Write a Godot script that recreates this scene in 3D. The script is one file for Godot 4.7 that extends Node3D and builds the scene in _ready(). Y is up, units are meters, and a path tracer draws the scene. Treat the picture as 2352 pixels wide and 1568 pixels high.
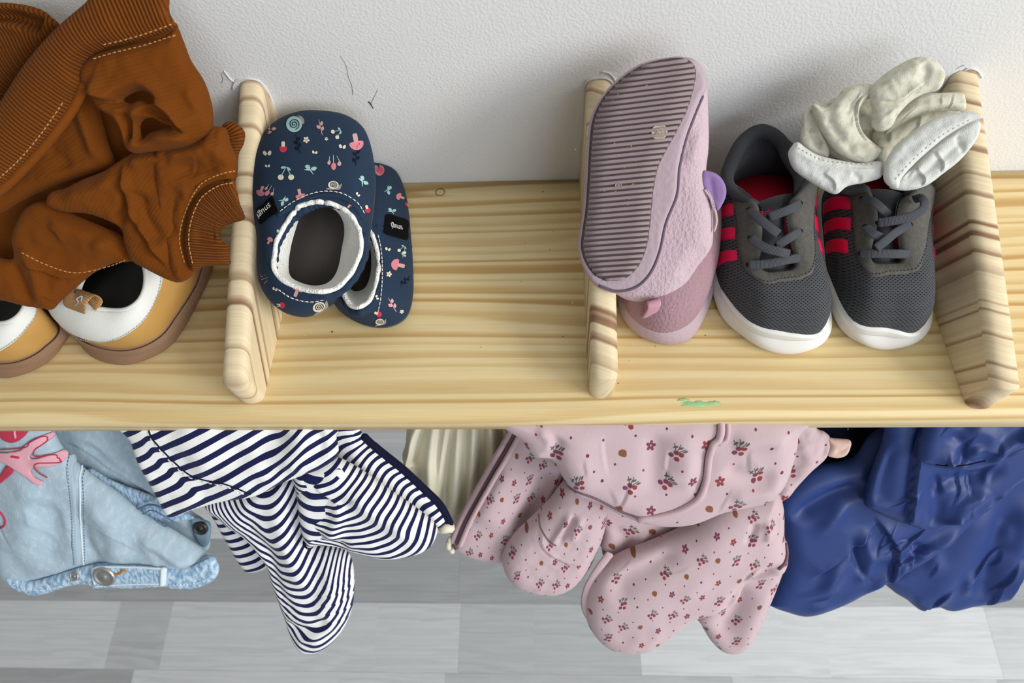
extends Node3D
# A low pine wall shelf with children's shoes on it and children's clothes hanging under it, seen from above.
# x runs right along the wall, y up (0 = top of the shelf board), z out of the wall (0 = wall). Metres.

const FOCAL := 1539.0                       # pixels on a 2352 x 1568 picture
var cam_pos := Vector3(0.0004, 0.3536, 0.3047)
var cam_f := Vector3.ZERO
var cam_r := Vector3.ZERO
var cam_u := Vector3.ZERO
var names := {}

func _ready():
	make_camera()
	make_environment()
	make_windows_light()
	make_materials()
	build_room()
	build_shelf()
	build_all()

func make_camera():
	var pitch := 1.0936
	var yaw := 0.0955
	var roll := -0.0949
	cam_f = Vector3(-sin(yaw) * cos(pitch), -sin(pitch), -cos(yaw) * cos(pitch))
	var r := Vector3(cos(yaw), 0, -sin(yaw))
	var u := r.cross(cam_f)
	cam_r = (r * cos(roll) + u * sin(roll)).normalized()
	cam_u = (u * cos(roll) - r * sin(roll)).normalized()
	var c := Camera3D.new()
	c.name = "camera"
	c.fov = rad_to_deg(2.0 * atan(784.0 / FOCAL))
	c.near = 0.02
	c.far = 20.0
	add_child(c)
	c.transform = Transform3D(Basis(cam_r, cam_u, -cam_f), cam_pos)
	var lens := CameraAttributesPhysical.new()
	lens.frustum_focal_length = 12.0 * FOCAL / 784.0
	lens.frustum_near = 0.02
	lens.frustum_far = 20.0
	lens.frustum_focus_distance = 0.375
	lens.exposure_aperture = 11.0
	c.attributes = lens
	c.current = true

func make_environment():
	var we := WorldEnvironment.new()
	we.name = "world_environment"
	var e := Environment.new()
	e.background_mode = Environment.BG_SKY
	var sky := Sky.new()
	var sm := ProceduralSkyMaterial.new()
	sm.sky_top_color = Color(0.55, 0.66, 0.82)
	sm.sky_horizon_color = Color(0.82, 0.86, 0.9)
	sm.ground_bottom_color = Color(0.4, 0.4, 0.38)
	sm.ground_horizon_color = Color(0.7, 0.72, 0.72)
	sky.sky_material = sm
	e.sky = sky
	e.ambient_light_source = Environment.AMBIENT_SOURCE_DISABLED
	e.tonemap_mode = Environment.TONE_MAPPER_LINEAR
	e.tonemap_exposure = 1.68
	e.sdfgi_enabled = true
	e.ssao_enabled = true
	e.ssil_enabled = true
	we.environment = e
	add_child(we)

func window_light(called: String, at: Vector3, size: Vector2, towards: Vector3, energy: float, tint: Color):
	var l := AreaLight3D.new()
	l.name = called
	l.area_size = size
	l.light_energy = energy
	l.light_color = tint
	l.area_range = 12.0
	l.shadow_enabled = true
	add_child(l)
	l.look_at_from_position(at, at + towards, Vector3.UP)

func make_windows_light():
	# daylight through the two windows of the room (front wall behind the camera, and right wall)
	window_light("daylight_front", Vector3(1.0, 1.2, 2.16), Vector2(1.5, 1.1), Vector3(0, 0, -1), 1.15, Color(0.97, 0.985, 1.0))
	window_light("daylight_right", Vector3(1.76, 1.05, 1.1), Vector2(1.2, 1.0), Vector3(-1, 0, 0), 3.0, Color(1.0, 0.985, 0.95))

# ---------------------------------------------------------------- names, things, parts

func numbered(called: String) -> String:
	var n: int = names.get(called, 0)
	names[called] = n + 1
	return called if n == 0 else "%s_%03d" % [called, n]

func thing(called: String, label: String, category: String, at := Vector3.ZERO, group := "") -> Node3D:
	var o := Node3D.new()
	o.name = numbered(called)
	add_child(o, true)
	o.position = at
	o.set_meta("label", label)
	o.set_meta("category", category)
	if group:
		o.set_meta("group", group)
	return o

func part(called: String, mesh: Mesh, mat: Material, parent: Node3D) -> MeshInstance3D:
	# every mesh is made in world coordinates; a part is moved back by where its thing stands
	var o := MeshInstance3D.new()
	o.name = called
	o.mesh = mesh
	o.material_override = mat
	parent.add_child(o, true)
	var at := Vector3.ZERO
	var p: Node = parent
	while p is Node3D and p != self:
		at += (p as Node3D).position
		p = p.get_parent()
	o.position = -at
	return o

func struct(called: String, mesh: Mesh, mat: Material) -> MeshInstance3D:
	var o := MeshInstance3D.new()
	o.name = called
	o.mesh = mesh
	o.material_override = mat
	add_child(o, true)
	o.set_meta("kind", "structure")
	return o

# ---------------------------------------------------------------- pixels and places

func cam_ray(px: Vector2) -> Vector3:
	return cam_f * FOCAL + cam_r * (px.x - 1176.0) - cam_u * (px.y - 784.0)

func hit(px: Vector2, o: Vector3, n: Vector3) -> Vector3:
	var r := cam_ray(px)
	return cam_pos + r * ((o - cam_pos).dot(n) / r.dot(n))

func on_y(x: float, y: float, height: float) -> Vector3:
	return hit(Vector2(x, y), Vector3(0, height, 0), Vector3.UP)

func on_z(x: float, y: float, depth: float) -> Vector3:
	return hit(Vector2(x, y), Vector3(0, 0, depth), Vector3.BACK)

func pv(a: Array) -> PackedVector2Array:
	var o := PackedVector2Array()
	for i in range(0, a.size() - 1, 2):
		o.append(Vector2(a[i], a[i + 1]))
	return o

func spline2(p: PackedVector2Array, n: int, closed: bool) -> PackedVector2Array:
	var o := PackedVector2Array()
	var c := p.size()
	for i in (c if closed else c - 1):
		var a := p[(i - 1 + c) % c] if closed or i > 0 else p[0] * 2.0 - p[1]
		var b := p[i]
		var d := p[(i + 1) % c]
		var e := p[(i + 2) % c] if closed or i + 2 < c else p[c - 1] * 2.0 - p[c - 2]
		for j in n:
			o.append(b.cubic_interpolate(d, a, e, float(j) / n))
	if not closed:
		o.append(p[c - 1])
	return o

func spline3(p: PackedVector3Array, n: int, closed: bool) -> PackedVector3Array:
	var o := PackedVector3Array()
	var c := p.size()
	for i in (c if closed else c - 1):
		var a := p[(i - 1 + c) % c] if closed or i > 0 else p[0] * 2.0 - p[1]
		var b := p[i]
		var d := p[(i + 1) % c]
		var e := p[(i + 2) % c] if closed or i + 2 < c else p[c - 1] * 2.0 - p[c - 2]
		for j in n:
			o.append(b.cubic_interpolate(d, a, e, float(j) / n))
	if not closed:
		o.append(p[c - 1])
	return o

# ---------------------------------------------------------------- meshes

func mesh_of(v: PackedVector3Array, uv: PackedVector2Array, idx: PackedInt32Array, col := PackedColorArray()) -> ArrayMesh:
	var a := []
	a.resize(Mesh.ARRAY_MAX)
	a[Mesh.ARRAY_VERTEX] = v
	a[Mesh.ARRAY_TEX_UV] = uv
	a[Mesh.ARRAY_INDEX] = idx
	if col.size():
		a[Mesh.ARRAY_COLOR] = col
	var st := SurfaceTool.new()
	st.create_from_arrays(a)
	st.generate_normals()
	return st.commit()

# Rows of points joined into a surface. Rows run "along", points in a row run "across".
func grid_mesh(rows: Array, closed_across := false, uvs := [], cap_first := false, cap_last := false, closed_along := false) -> ArrayMesh:
	var v := PackedVector3Array()
	var uv := PackedVector2Array()
	var idx := PackedInt32Array()
	var n: int = rows[0].size()
	var nr := rows.size()
	var wide := n + 1 if closed_across else n
	var tall := nr + 1 if closed_along else nr
	for j in tall:
		var row: PackedVector3Array = rows[j % nr]
		for i in wide:
			v.append(row[i % n])
			if uvs.size():
				uv.append(uvs[j][i] if i < uvs[j].size() else uvs[j][i % n])
			else:
				uv.append(Vector2(float(i) / (wide - 1), float(j) / maxi(1, tall - 1)))
	for j in tall - 1:
		for i in wide - 1:
			var a := j * wide + i
			idx.append_array([a, a + wide, a + 1, a + 1, a + wide, a + wide + 1])
	for e in 2:
		if (e == 0 and cap_first) or (e == 1 and cap_last):
			var row: PackedVector3Array = rows[0 if e == 0 else nr - 1]
			var c := Vector3.ZERO
			for p in row:
				c += p
			v.append(c / n)
			uv.append(Vector2(0.5, 0.5))
			var ci := v.size() - 1
			var st := 0 if e == 0 else (nr - 1) * wide
			for i in wide - 1:
				if e == 0:
					idx.append_array([ci, st + i, st + i + 1])
				else:
					idx.append_array([ci, st + i + 1, st + i])
	return mesh_of(v, uv, idx)

# A tube (or flat band) swept along points. radii: (half width, half thickness) per point, or one pair for all. ups: what the thickness faces.
func tube(pts: PackedVector3Array, radii: PackedVector2Array, seg: int, ups: PackedVector3Array, power := 2.0, round_ends := true, closed := false) -> ArrayMesh:
	var rows := []
	var uvs := []
	var n := pts.size()
	var run := 0.0
	for i in n:
		var a := pts[(i - 1 + n) % n] if closed or i > 0 else pts[0]
		var b := pts[(i + 1) % n] if closed or i < n - 1 else pts[n - 1]
		var t := (b - a).normalized()
		if i > 0:
			run += pts[i].distance_to(pts[i - 1])
		var up := ups[mini(i, ups.size() - 1)]
		var side := t.cross(up)
		if side.length() < 1e-5:
			side = t.cross(Vector3(0.3, 0.5, 0.8))
		side = side.normalized()
		var nn := side.cross(t).normalized()
		var r := radii[mini(i, radii.size() - 1)]
		var steps := [[0.0, 1.0]]
		if round_ends and not closed and (i == 0 or i == n - 1):
			var rr := minf(r.x, r.y)
			steps = [[-rr, 0.25], [-rr * 0.75, 0.66], [-rr * 0.35, 0.92], [0.0, 1.0]]
			if i == n - 1:
				steps = [[0.0, 1.0], [rr * 0.35, 0.92], [rr * 0.75, 0.66], [rr, 0.25]]
		for s in steps:
			var row := PackedVector3Array()
			var uvr := PackedVector2Array()
			for k in seg:
				var w := TAU * k / seg
				var cx := cos(w)
				var cy := sin(w)
				if power != 2.0:
					cx = signf(cx) * pow(absf(cx), 2.0 / power)
					cy = signf(cy) * pow(absf(cy), 2.0 / power)
				row.append(pts[i] + t * s[0] + side * cx * r.x * s[1] + nn * cy * r.y * s[1])
				uvr.append(Vector2(float(k) / seg, run + s[0]))
			uvr.append(Vector2(1.0, run + s[0]))
			rows.append(row)
			uvs.append(uvr)
	if closed:
		var last := PackedVector2Array()
		for q in uvs[0]:
			last.append(Vector2(q.x, run + pts[0].distance_to(pts[n - 1])))
		uvs.append(last)
	return grid_mesh(rows, true, uvs, not closed, not closed, closed)

func joined(meshes: Array) -> ArrayMesh:
	var st := SurfaceTool.new()
	for m in meshes:
		if m != null:
			st.append_from(m, 0, Transform3D())
	return st.commit()

# A box with chamfered edges between two corners.
func box(lo: Vector3, hi: Vector3, ch := 0.0015) -> ArrayMesh:
	var rows := []
	for s in [[lo.y, ch], [lo.y + ch, 0.0], [hi.y - ch, 0.0], [hi.y, ch]]:
		var y: float = s[0]
		var c: float = s[1]
		var a := lo + Vector3(c, 0, c)
		var b := hi - Vector3(c, 0, c)
		var k := ch
		rows.append(PackedVector3Array([Vector3(a.x + k, y, a.z), Vector3(a.x, y, a.z + k), Vector3(a.x, y, b.z - k), Vector3(a.x + k, y, b.z), Vector3(b.x - k, y, b.z), Vector3(b.x, y, b.z - k), Vector3(b.x, y, a.z + k), Vector3(b.x - k, y, a.z)]))
	var v := PackedVector3Array()
	var uv := PackedVector2Array()
	var idx := PackedInt32Array()
	for j in 3:
		for i in 8:
			var q := [rows[j][i], rows[j + 1][i], rows[j + 1][(i + 1) % 8], rows[j][(i + 1) % 8]]
			flat_quad(v, uv, idx, q[3], q[2], q[1], q[0])
	for e in 2:
		var r: PackedVector3Array = rows[3 if e else 0]
		var st := v.size()
		for p in r:
			v.append(p)
			uv.append(Vector2(p.x, p.z))
		for i in range(1, 7):
			if e:
				idx.append_array([st, st + i + 1, st + i])
			else:
				idx.append_array([st, st + i, st + i + 1])
	return hard_mesh(v, uv, idx)

func flat_quad(v: PackedVector3Array, uv: PackedVector2Array, idx: PackedInt32Array, a: Vector3, b: Vector3, c: Vector3, d: Vector3):
	var s := v.size()
	for p in [a, b, c, d]:
		v.append(p)
		uv.append(Vector2(p.x, p.z + p.y))
	idx.append_array([s, s + 1, s + 2, s, s + 2, s + 3])

func hard_mesh(v: PackedVector3Array, uv: PackedVector2Array, idx: PackedInt32Array) -> ArrayMesh:
	var st := SurfaceTool.new()
	st.begin(Mesh.PRIMITIVE_TRIANGLES)
	st.set_smooth_group(-1)
	for i in idx:
		st.set_uv(uv[i])
		st.add_vertex(v[i])
	st.generate_normals()
	return st.commit()

# ---------------------------------------------------------------- cloth: a thick sheet with an outline, puffed and folded
class Sheet:
	var m
	var o := Vector3.ZERO
	var eu := Vector3.ZERO
	var ev := Vector3.ZERO
	var en := Vector3.ZERO
	var k := 0.001          # metres per pixel at the sheet
	var s := 0.002          # grid step
	var nx := 0
	var ny := 0
	var u0 := 0.0
	var v0 := 0.0
	var polys := []
	var sd := PackedFloat32Array()
	var nu := PackedFloat32Array()
	var nv := PackedFloat32Array()
	var h := PackedFloat32Array()      # relief of the front
	var b := PackedFloat32Array()      # bend of the whole sheet
	var wv := PackedFloat32Array()     # how far the pattern is pulled along
	var wu := PackedFloat32Array()
	var edge := PackedFloat32Array()   # 0 at the outline, 1 inside
	var back := 0.004
	var tex_angle := 0.0
	var tex_scale := Vector2(1, 1)
	var spine := PackedVector2Array()
	var bow := 0.0
	var tint = null

	func uv(px: Vector2) -> Vector2:
		var p: Vector3 = m.hit(px, o, en) - o
		return Vector2(p.dot(eu), p.dot(ev))

	func uvs(px: PackedVector2Array) -> PackedVector2Array:
		var r := PackedVector2Array()
		for p in px:
			r.append(uv(p))
		return r

	func setup(outlines: Array, step_px: float):
		k = uv(m.proj(o) + Vector2(1, 0)).x
		s = k * step_px
		var lo := Vector2(1e9, 1e9)
		var hi := -lo
		for q in outlines:
			var pl := uvs(q)
			polys.append(pl)
			for p in pl:
				lo = lo.min(p)
				hi = hi.max(p)
		u0 = lo.x - s * 1.5
		v0 = lo.y - s * 1.5
		nx = int((hi.x - u0) / s) + 3
		ny = int((hi.y - v0) / s) + 3
		var n := nx * ny
		h.resize(n); b.resize(n); wu.resize(n); wv.resize(n); edge.resize(n)
		h.fill(0.0); b.fill(0.0); wu.fill(0.0); wv.fill(0.0); edge.fill(1.0)
		sd.resize(n); nu.resize(n); nv.resize(n)
		sd.fill(1e9)
		for pl: PackedVector2Array in polys:
			for i in pl.size():
				var p := pl[i]
				var q := pl[(i + 1) % pl.size()]
				var pq := q - p
				var l2 := maxf(pq.length_squared(), 1e-14)
				var i0 := maxi(0, int((minf(p.x, q.x) - u0) / s) - 2)
				var i1 := mini(nx - 1, int((maxf(p.x, q.x) - u0) / s) + 3)
				var j0 := maxi(0, int((minf(p.y, q.y) - v0) / s) - 2)
				var j1 := mini(ny - 1, int((maxf(p.y, q.y) - v0) / s) + 3)
				for j in range(j0, j1 + 1):
					for x in range(i0, i1 + 1):
						var g := Vector2(u0 + x * s, v0 + j * s)
						var t := clampf((g - p).dot(pq) / l2, 0.0, 1.0)
						var c := p + pq * t
						var d := g.distance_squared_to(c)
						var at := j * nx + x
						if d < sd[at]:
							sd[at] = d
							nu[at] = c.x
							nv[at] = c.y
		for pass_ in 2:
			for jj in ny:
				var j := jj if pass_ == 0 else ny - 1 - jj
				for xx in nx:
					var x := xx if pass_ == 0 else nx - 1 - xx
					var c := j * nx + x
					var dy := -nx if pass_ == 0 else nx
					var dx := -1 if pass_ == 0 else 1
					var okx := x + dx >= 0 and x + dx < nx
					var oky := (j > 0) if pass_ == 0 else (j < ny - 1)
					var gu := u0 + x * s
					var gv := v0 + j * s
					if okx:
						near(c, c + dx, gu, gv)
					if oky:
						near(c, c + dy, gu, gv)
						if okx:
							near(c, c + dy + dx, gu, gv)
						if x - dx >= 0 and x - dx < nx:
							near(c, c + dy - dx, gu, gv)
		for j in ny:
			var y := v0 + j * s
			var cross: Array[float] = []
			for pl: PackedVector2Array in polys:
				for i in pl.size():
					var p := pl[i]
					var q := pl[(i + 1) % pl.size()]
					if (p.y > y) != (q.y > y):
						cross.append(p.x + (q.x - p.x) * (y - p.y) / (q.y - p.y))
			cross.sort()
			var c := 0
			for x in nx:
				var xx := u0 + x * s
				while c < cross.size() and cross[c] < xx:
					c += 1
				var at := j * nx + x
				sd[at] = sqrt(sd[at]) * (1.0 if c % 2 == 1 else -1.0)
				if absf(sd[at]) < s * 0.02:
					sd[at] = s * 0.02 * (1.0 if c % 2 == 1 else -1.0)

	func near(c: int, d: int, gu: float, gv: float):
		if sd[d] < 1e8:
			var q := (nu[d] - gu) * (nu[d] - gu) + (nv[d] - gv) * (nv[d] - gv)
			if q < sd[c]:
				sd[c] = q
				nu[c] = nu[d]
				nv[c] = nv[d]

	# Puffs the sheet: a round edge of r pixels that rises to hh pixels.
	func puff(r: float, hh: float) -> Sheet:
		var rr := r * k
		for i in sd.size():
			var t := clampf(sd[i] / rr, 0.0, 1.0)
			h[i] += hh * k * sqrt(1.0 - (1.0 - t) * (1.0 - t))
		return self

	# How far from the outline folds fade out.
	func soft(r: float) -> Sheet:
		for i in sd.size():
			edge[i] = smoothstep(0.0, 1.0, clampf(sd[i] / (r * k), 0.0, 1.0))
		return self

	func dist(line: PackedVector2Array, reach: float) -> Array:
		var ds := PackedFloat32Array()
		var ts := PackedFloat32Array()
		ds.resize(nx * ny)
		ts.resize(nx * ny)
		ds.fill(1e9)
		var whole := 0.0
		for i in line.size() - 1:
			whole += line[i].distance_to(line[i + 1])
		var run := 0.0
		var box := [nx, 0, ny, 0]
		for i in line.size() - 1:
			var p := line[i]
			var q := line[i + 1]
			var pq := q - p
			var ln := pq.length()
			var l2 := maxf(ln * ln, 1e-14)
			var i0 := maxi(0, int((minf(p.x, q.x) - reach - u0) / s))
			var i1 := mini(nx - 1, int((maxf(p.x, q.x) + reach - u0) / s) + 1)
			var j0 := maxi(0, int((minf(p.y, q.y) - reach - v0) / s))
			var j1 := mini(ny - 1, int((maxf(p.y, q.y) + reach - v0) / s) + 1)
			box = [mini(box[0], i0), maxi(box[1], i1), mini(box[2], j0), maxi(box[3], j1)]
			for j in range(j0, j1 + 1):
				for x in range(i0, i1 + 1):
					var g := Vector2(u0 + x * s, v0 + j * s) - p
					var t := clampf(g.dot(pq) / l2, 0.0, 1.0)
					var e := g - pq * t
					var d := e.length()
					var at := j * nx + x
					if d < absf(ds[at]):
						ds[at] = d if pq.cross(g) >= 0.0 else -d
						ts[at] = (run + ln * t) / whole
			run += ln
		return [ds, ts, box]

	# kind "ridge": a rounded fold along a line (negative amp: a valley); "lip": the cloth left of the line lies over the cloth right of it; "pull": drags the pattern.
	func fold(px: Array, w: float, amp: float, kind := "ridge", ends := 0.25) -> Sheet:
		var line: PackedVector2Array = uvs(m.spline2(m.pv(px), 6, false))
		var ww := w * k
		var r := dist(line, ww * (4.5 if kind == "lip" else 2.4))
		var ds: PackedFloat32Array = r[0]
		var ts: PackedFloat32Array = r[1]
		for j in range(r[2][2], r[2][3] + 1):
			for x in range(r[2][0], r[2][1] + 1):
				var at := j * nx + x
				var d := ds[at]
				if d > 1e8:
					continue
				var q := d / ww
				var t := ts[at]
				var fade := smoothstep(0.0, 1.0, clampf(minf(t, 1.0 - t) / maxf(ends, 1e-4), 0.0, 1.0)) if ends > 0.0 else 1.0
				var f := 0.0
				if kind == "lip":
					f = smoothstep(-0.18, 0.18, q) * exp(-maxf(q, 0.0) / 1.4) - 0.35 * exp(-absf(q + 0.25) * 4.0)
				else:
					f = exp(-q * q)
				if kind == "pull":
					wv[at] += f * fade * amp * k
				else:
					h[at] += f * fade * amp * k * edge[at]
		return self

	func blob(x: float, y: float, rx: float, ry: float, ang: float, amp: float, bend := false) -> Sheet:
		var c := uv(Vector2(x, y))
		var ca := cos(ang)
		var sa := sin(ang)
		for j in ny:
			for i in nx:
				var d := Vector2(u0 + i * s, v0 + j * s) - c
				var e := Vector2((d.x * ca + d.y * sa) / (rx * k), (-d.x * sa + d.y * ca) / (ry * k))
				var q := e.length_squared()
				if q < 6.0:
					if bend:
						b[j * nx + i] += amp * k * exp(-q)
					else:
						h[j * nx + i] += amp * k * exp(-q) * edge[j * nx + i]
		return self

	# Bends the whole sheet: each (x, y, push in pixels) pulls it, blended smoothly between.
	func bend(pts: Array) -> Sheet:
		var c := PackedVector2Array()
		for i in range(0, pts.size(), 3):
			c.append(uv(Vector2(pts[i], pts[i + 1])))
		for j in ny:
			for i in nx:
				var g := Vector2(u0 + i * s, v0 + j * s)
				var sw := 0.0
				var sv := 0.0
				for q in c.size():
					var w := 1.0 / pow(g.distance_squared_to(c[q]) + 400.0 * k * k, 1.5)
					sw += w
					sv += w * pts[q * 3 + 2]
				b[j * nx + i] += sv / sw * k
		return self

	func noise(size: float, amp: float, seed_: int, stretch := 1.0, ang := 0.0) -> Sheet:
		var f := FastNoiseLite.new()
		f.seed = seed_
		f.noise_type = FastNoiseLite.TYPE_SIMPLEX_SMOOTH
		f.fractal_octaves = 2
		f.frequency = 1.0 / size
		var ca := cos(ang)
		var sa := sin(ang)
		for j in ny:
			for i in nx:
				var at := j * nx + i
				if sd[at] > -s * 2.0:
					var x := (u0 + i * s) / k
					var y := (v0 + j * s) / k
					h[at] += f.get_noise_2d((x * ca + y * sa) / stretch, -x * sa + y * ca) * amp * k * edge[at]
		return self

	func sample(a: PackedFloat32Array, p: Vector2) -> float:
		var x := clampf((p.x - u0) / s, 0.0, nx - 1.001)
		var y := clampf((p.y - v0) / s, 0.0, ny - 1.001)
		var i := int(x)
		var j := int(y)
		var fx := x - i
		var fy := y - j
		var at := j * nx + i
		return lerpf(lerpf(a[at], a[at + 1], fx), lerpf(a[at + nx], a[at + nx + 1], fx), fy)

	func at_uv(p: Vector2) -> Vector3:
		return o + eu * p.x + ev * p.y + en * (sample(h, p) + sample(b, p))

	# Where the sight line of a pixel meets the front of the sheet, and the way it faces there.
	func surf(px: Vector2) -> Vector3:
		var hh := 0.0
		var p := Vector2.ZERO
		for i in 6:
			var q: Vector3 = m.hit(px, o + en * hh, en) - o
			p = Vector2(q.dot(eu), q.dot(ev))
			hh = lerpf(hh, sample(h, p) + sample(b, p), 0.7)
		return at_uv(p)

	func normal_at(w: Vector3) -> Vector3:
		var p := Vector2((w - o).dot(eu), (w - o).dot(ev))
		var e := s
		var a := at_uv(p + Vector2(e, 0)) - at_uv(p - Vector2(e, 0))
		var c := at_uv(p + Vector2(0, e)) - at_uv(p - Vector2(0, e))
		return a.cross(c).normalized()

	func tuv(u: float, v: float, pu: float, pv_: float) -> Vector2:
		if spine.size() > 1:
			var best := 1e18
			var r := Vector2.ZERO
			var run := 0.0
			var g := Vector2(u, v)
			for i in spine.size() - 1:
				var p := spine[i]
				var pq := spine[i + 1] - p
				var ln := pq.length()
				var t := (g - p).dot(pq) / (ln * ln)
				if i > 0:
					t = maxf(t, 0.0)
				if i < spine.size() - 2:
					t = minf(t, 1.0)
				var e := g - p - pq * t
				var d := e.length_squared()
				if d < best:
					best = d
					var side := e.length() * signf(pq.cross(e))
					r = Vector2(side, run + ln * t)
				run += ln
			r.y += bow * r.x * r.x / k * 0.01 + pv_
			r.x += pu
			return r * tex_scale
		var uu := u + pu
		var vv := v + pv_
		return Vector2(uu * cos(tex_angle) + vv * sin(tex_angle), -uu * sin(tex_angle) + vv * cos(tex_angle)) * tex_scale

	func mesh() -> ArrayMesh:
		var v := PackedVector3Array()
		var t := PackedVector2Array()
		var idx := PackedInt32Array()
		var col := PackedColorArray()
		var front := PackedInt32Array()
		var rear := PackedInt32Array()
		var ex := PackedInt32Array()
		var ey := PackedInt32Array()
		for a in 4:
			var arr := PackedInt32Array()
			arr.resize(nx * ny)
			arr.fill(-1)
			if a == 0: front = arr
			elif a == 1: rear = arr
			elif a == 2: ex = arr
			else: ey = arr
		var tinted: bool = tint != null
		var br := back * 2.5
		for j in ny:
			for i in nx:
				var at := j * nx + i
				var u := u0 + i * s
				var w := v0 + j * s
				if sd[at] > 0.0:
					front[at] = v.size()
					v.append(o + eu * u + ev * w + en * (b[at] + h[at]))
					var q := tuv(u, w, wu[at], wv[at])
					t.append(q)
					rear[at] = v.size()
					var e := clampf(sd[at] / br, 0.0, 1.0)
					v.append(o + eu * u + ev * w + en * (b[at] - back * sqrt(1.0 - (1.0 - e) * (1.0 - e))))
					t.append(q)
					if tinted:
						var c: Color = tint.call(Vector2(u, w))
						col.append(c)
						col.append(c)
				for dir in 2:
					if (dir == 0 and i == nx - 1) or (dir == 1 and j == ny - 1):
						continue
					var at2 := at + (1 if dir == 0 else nx)
					if (sd[at] > 0.0) != (sd[at2] > 0.0):
						var f := sd[at] / (sd[at] - sd[at2])
						var cu := u + (s * f if dir == 0 else 0.0)
						var cv := w + (s * f if dir == 1 else 0.0)
						if dir == 0: ex[at] = v.size()
						else: ey[at] = v.size()
						v.append(o + eu * cu + ev * cv + en * lerpf(b[at], b[at2], f))
						t.append(tuv(cu, cv, lerpf(wu[at], wu[at2], f), lerpf(wv[at], wv[at2], f)))
						if tinted:
							col.append(tint.call(Vector2(cu, cv)))
		for j in ny - 1:
			for i in nx - 1:
				var a := j * nx + i
				var c := [a, a + 1, a + nx + 1, a + nx]
				var cnt := 0
				for q in 4:
					cnt += 1 if sd[c[q]] > 0.0 else 0
				if cnt == 0:
					continue
				var e := [ex[a], ey[a + 1], ex[a + nx], ey[a]]
				var pf: Array[int] = []
				var pb: Array[int] = []
				for q in 4:
					if sd[c[q]] > 0.0:
						pf.append(front[c[q]])
						pb.append(rear[c[q]])
					if (sd[c[q]] > 0.0) != (sd[c[(q + 1) % 4]] > 0.0):
						pf.append(e[q])
						pb.append(e[q])
				for q in range(1, pf.size() - 1):
					idx.append(pf[0]); idx.append(pf[q + 1]); idx.append(pf[q])
					idx.append(pb[0]); idx.append(pb[q]); idx.append(pb[q + 1])
		return m.mesh_of(v, t, idx, col)

func proj(p: Vector3) -> Vector2:
	var d := p - cam_pos
	var z := d.dot(cam_f)
	return Vector2(1176.0 + FOCAL * d.dot(cam_r) / z, 784.0 - FOCAL * d.dot(cam_u) / z)

# A sheet through point o facing n, whose outline is given by the pixels it covers from the photograph's place.
func sheet(o: Vector3, n: Vector3, outline: Array, step_px := 4.0, smooth := 5, holes := []) -> Sheet:
	var sh := Sheet.new()
	sh.m = self
	sh.o = o
	sh.en = n.normalized()
	sh.ev = (cam_u - sh.en * cam_u.dot(sh.en)).normalized()
	sh.eu = sh.ev.cross(sh.en)
	var all := [outline] + holes
	var outs := []
	for q in all:
		var p := pv(q)
		if n == N_HANG:
			# the top of a hanging piece goes on up to the underside of the shelf
			for i in p.size():
				if p[i].y <= 940.0:
					var w := hit(p[i], o, sh.en)
					var go := (-0.0225 - w.y) / sh.ev.y
					p[i] = proj(w + sh.ev * maxf(go, 0.0))
		outs.append(spline2(p, smooth, true) if smooth > 1 else p)
	sh.setup(outs, step_px)
	return sh

# A seam or cord lying on a sheet along pixels.
func seam(sh: Sheet, px: Array, r: float, lift := 0.3, flat := 1.0) -> ArrayMesh:
	var pts := PackedVector3Array()
	var ups := PackedVector3Array()
	for p in spline2(pv(px), 7, false):
		var w := sh.surf(p)
		var n := sh.normal_at(w)
		pts.append(w + n * r * flat * lift)
		ups.append(n)
	return tube(pts, PackedVector2Array([Vector2(r, r * flat)]), 7, ups)

func stitches(sh: Sheet, px: Array, r: float, dash: float, gap: float) -> ArrayMesh:
	var line := PackedVector3Array()
	for p in spline2(pv(px), 12, false):
		line.append(sh.surf(p))
	return dashes(line, r, dash, gap, func(w): return sh.normal_at(w))

func dashes(line: PackedVector3Array, r: float, dash: float, gap: float, normal: Callable) -> ArrayMesh:
	var ms := []
	var cum := PackedFloat32Array([0.0])
	for i in line.size() - 1:
		cum.append(cum[i] + line[i].distance_to(line[i + 1]))
	var at := 0.0
	var i := 0
	while at + dash < cum[cum.size() - 1]:
		var two := []
		for e in [at, at + dash * 0.5, at + dash]:
			while i < cum.size() - 2 and cum[i + 1] < e:
				i += 1
			var f: float = (e - cum[i]) / maxf(1e-9, cum[i + 1] - cum[i])
			two.append(line[i].lerp(line[i + 1], f))
		var n: Vector3 = normal.call(two[1])
		ms.append(tube(PackedVector3Array([two[0], two[1] + n * r, two[2]]), PackedVector2Array([Vector2(r, r * 0.8)]), 5, PackedVector3Array([n]), 2.0, false))
		at += dash + gap
	return joined(ms) if ms.size() else null

# ---------------------------------------------------------------- pictures computed for materials

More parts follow.
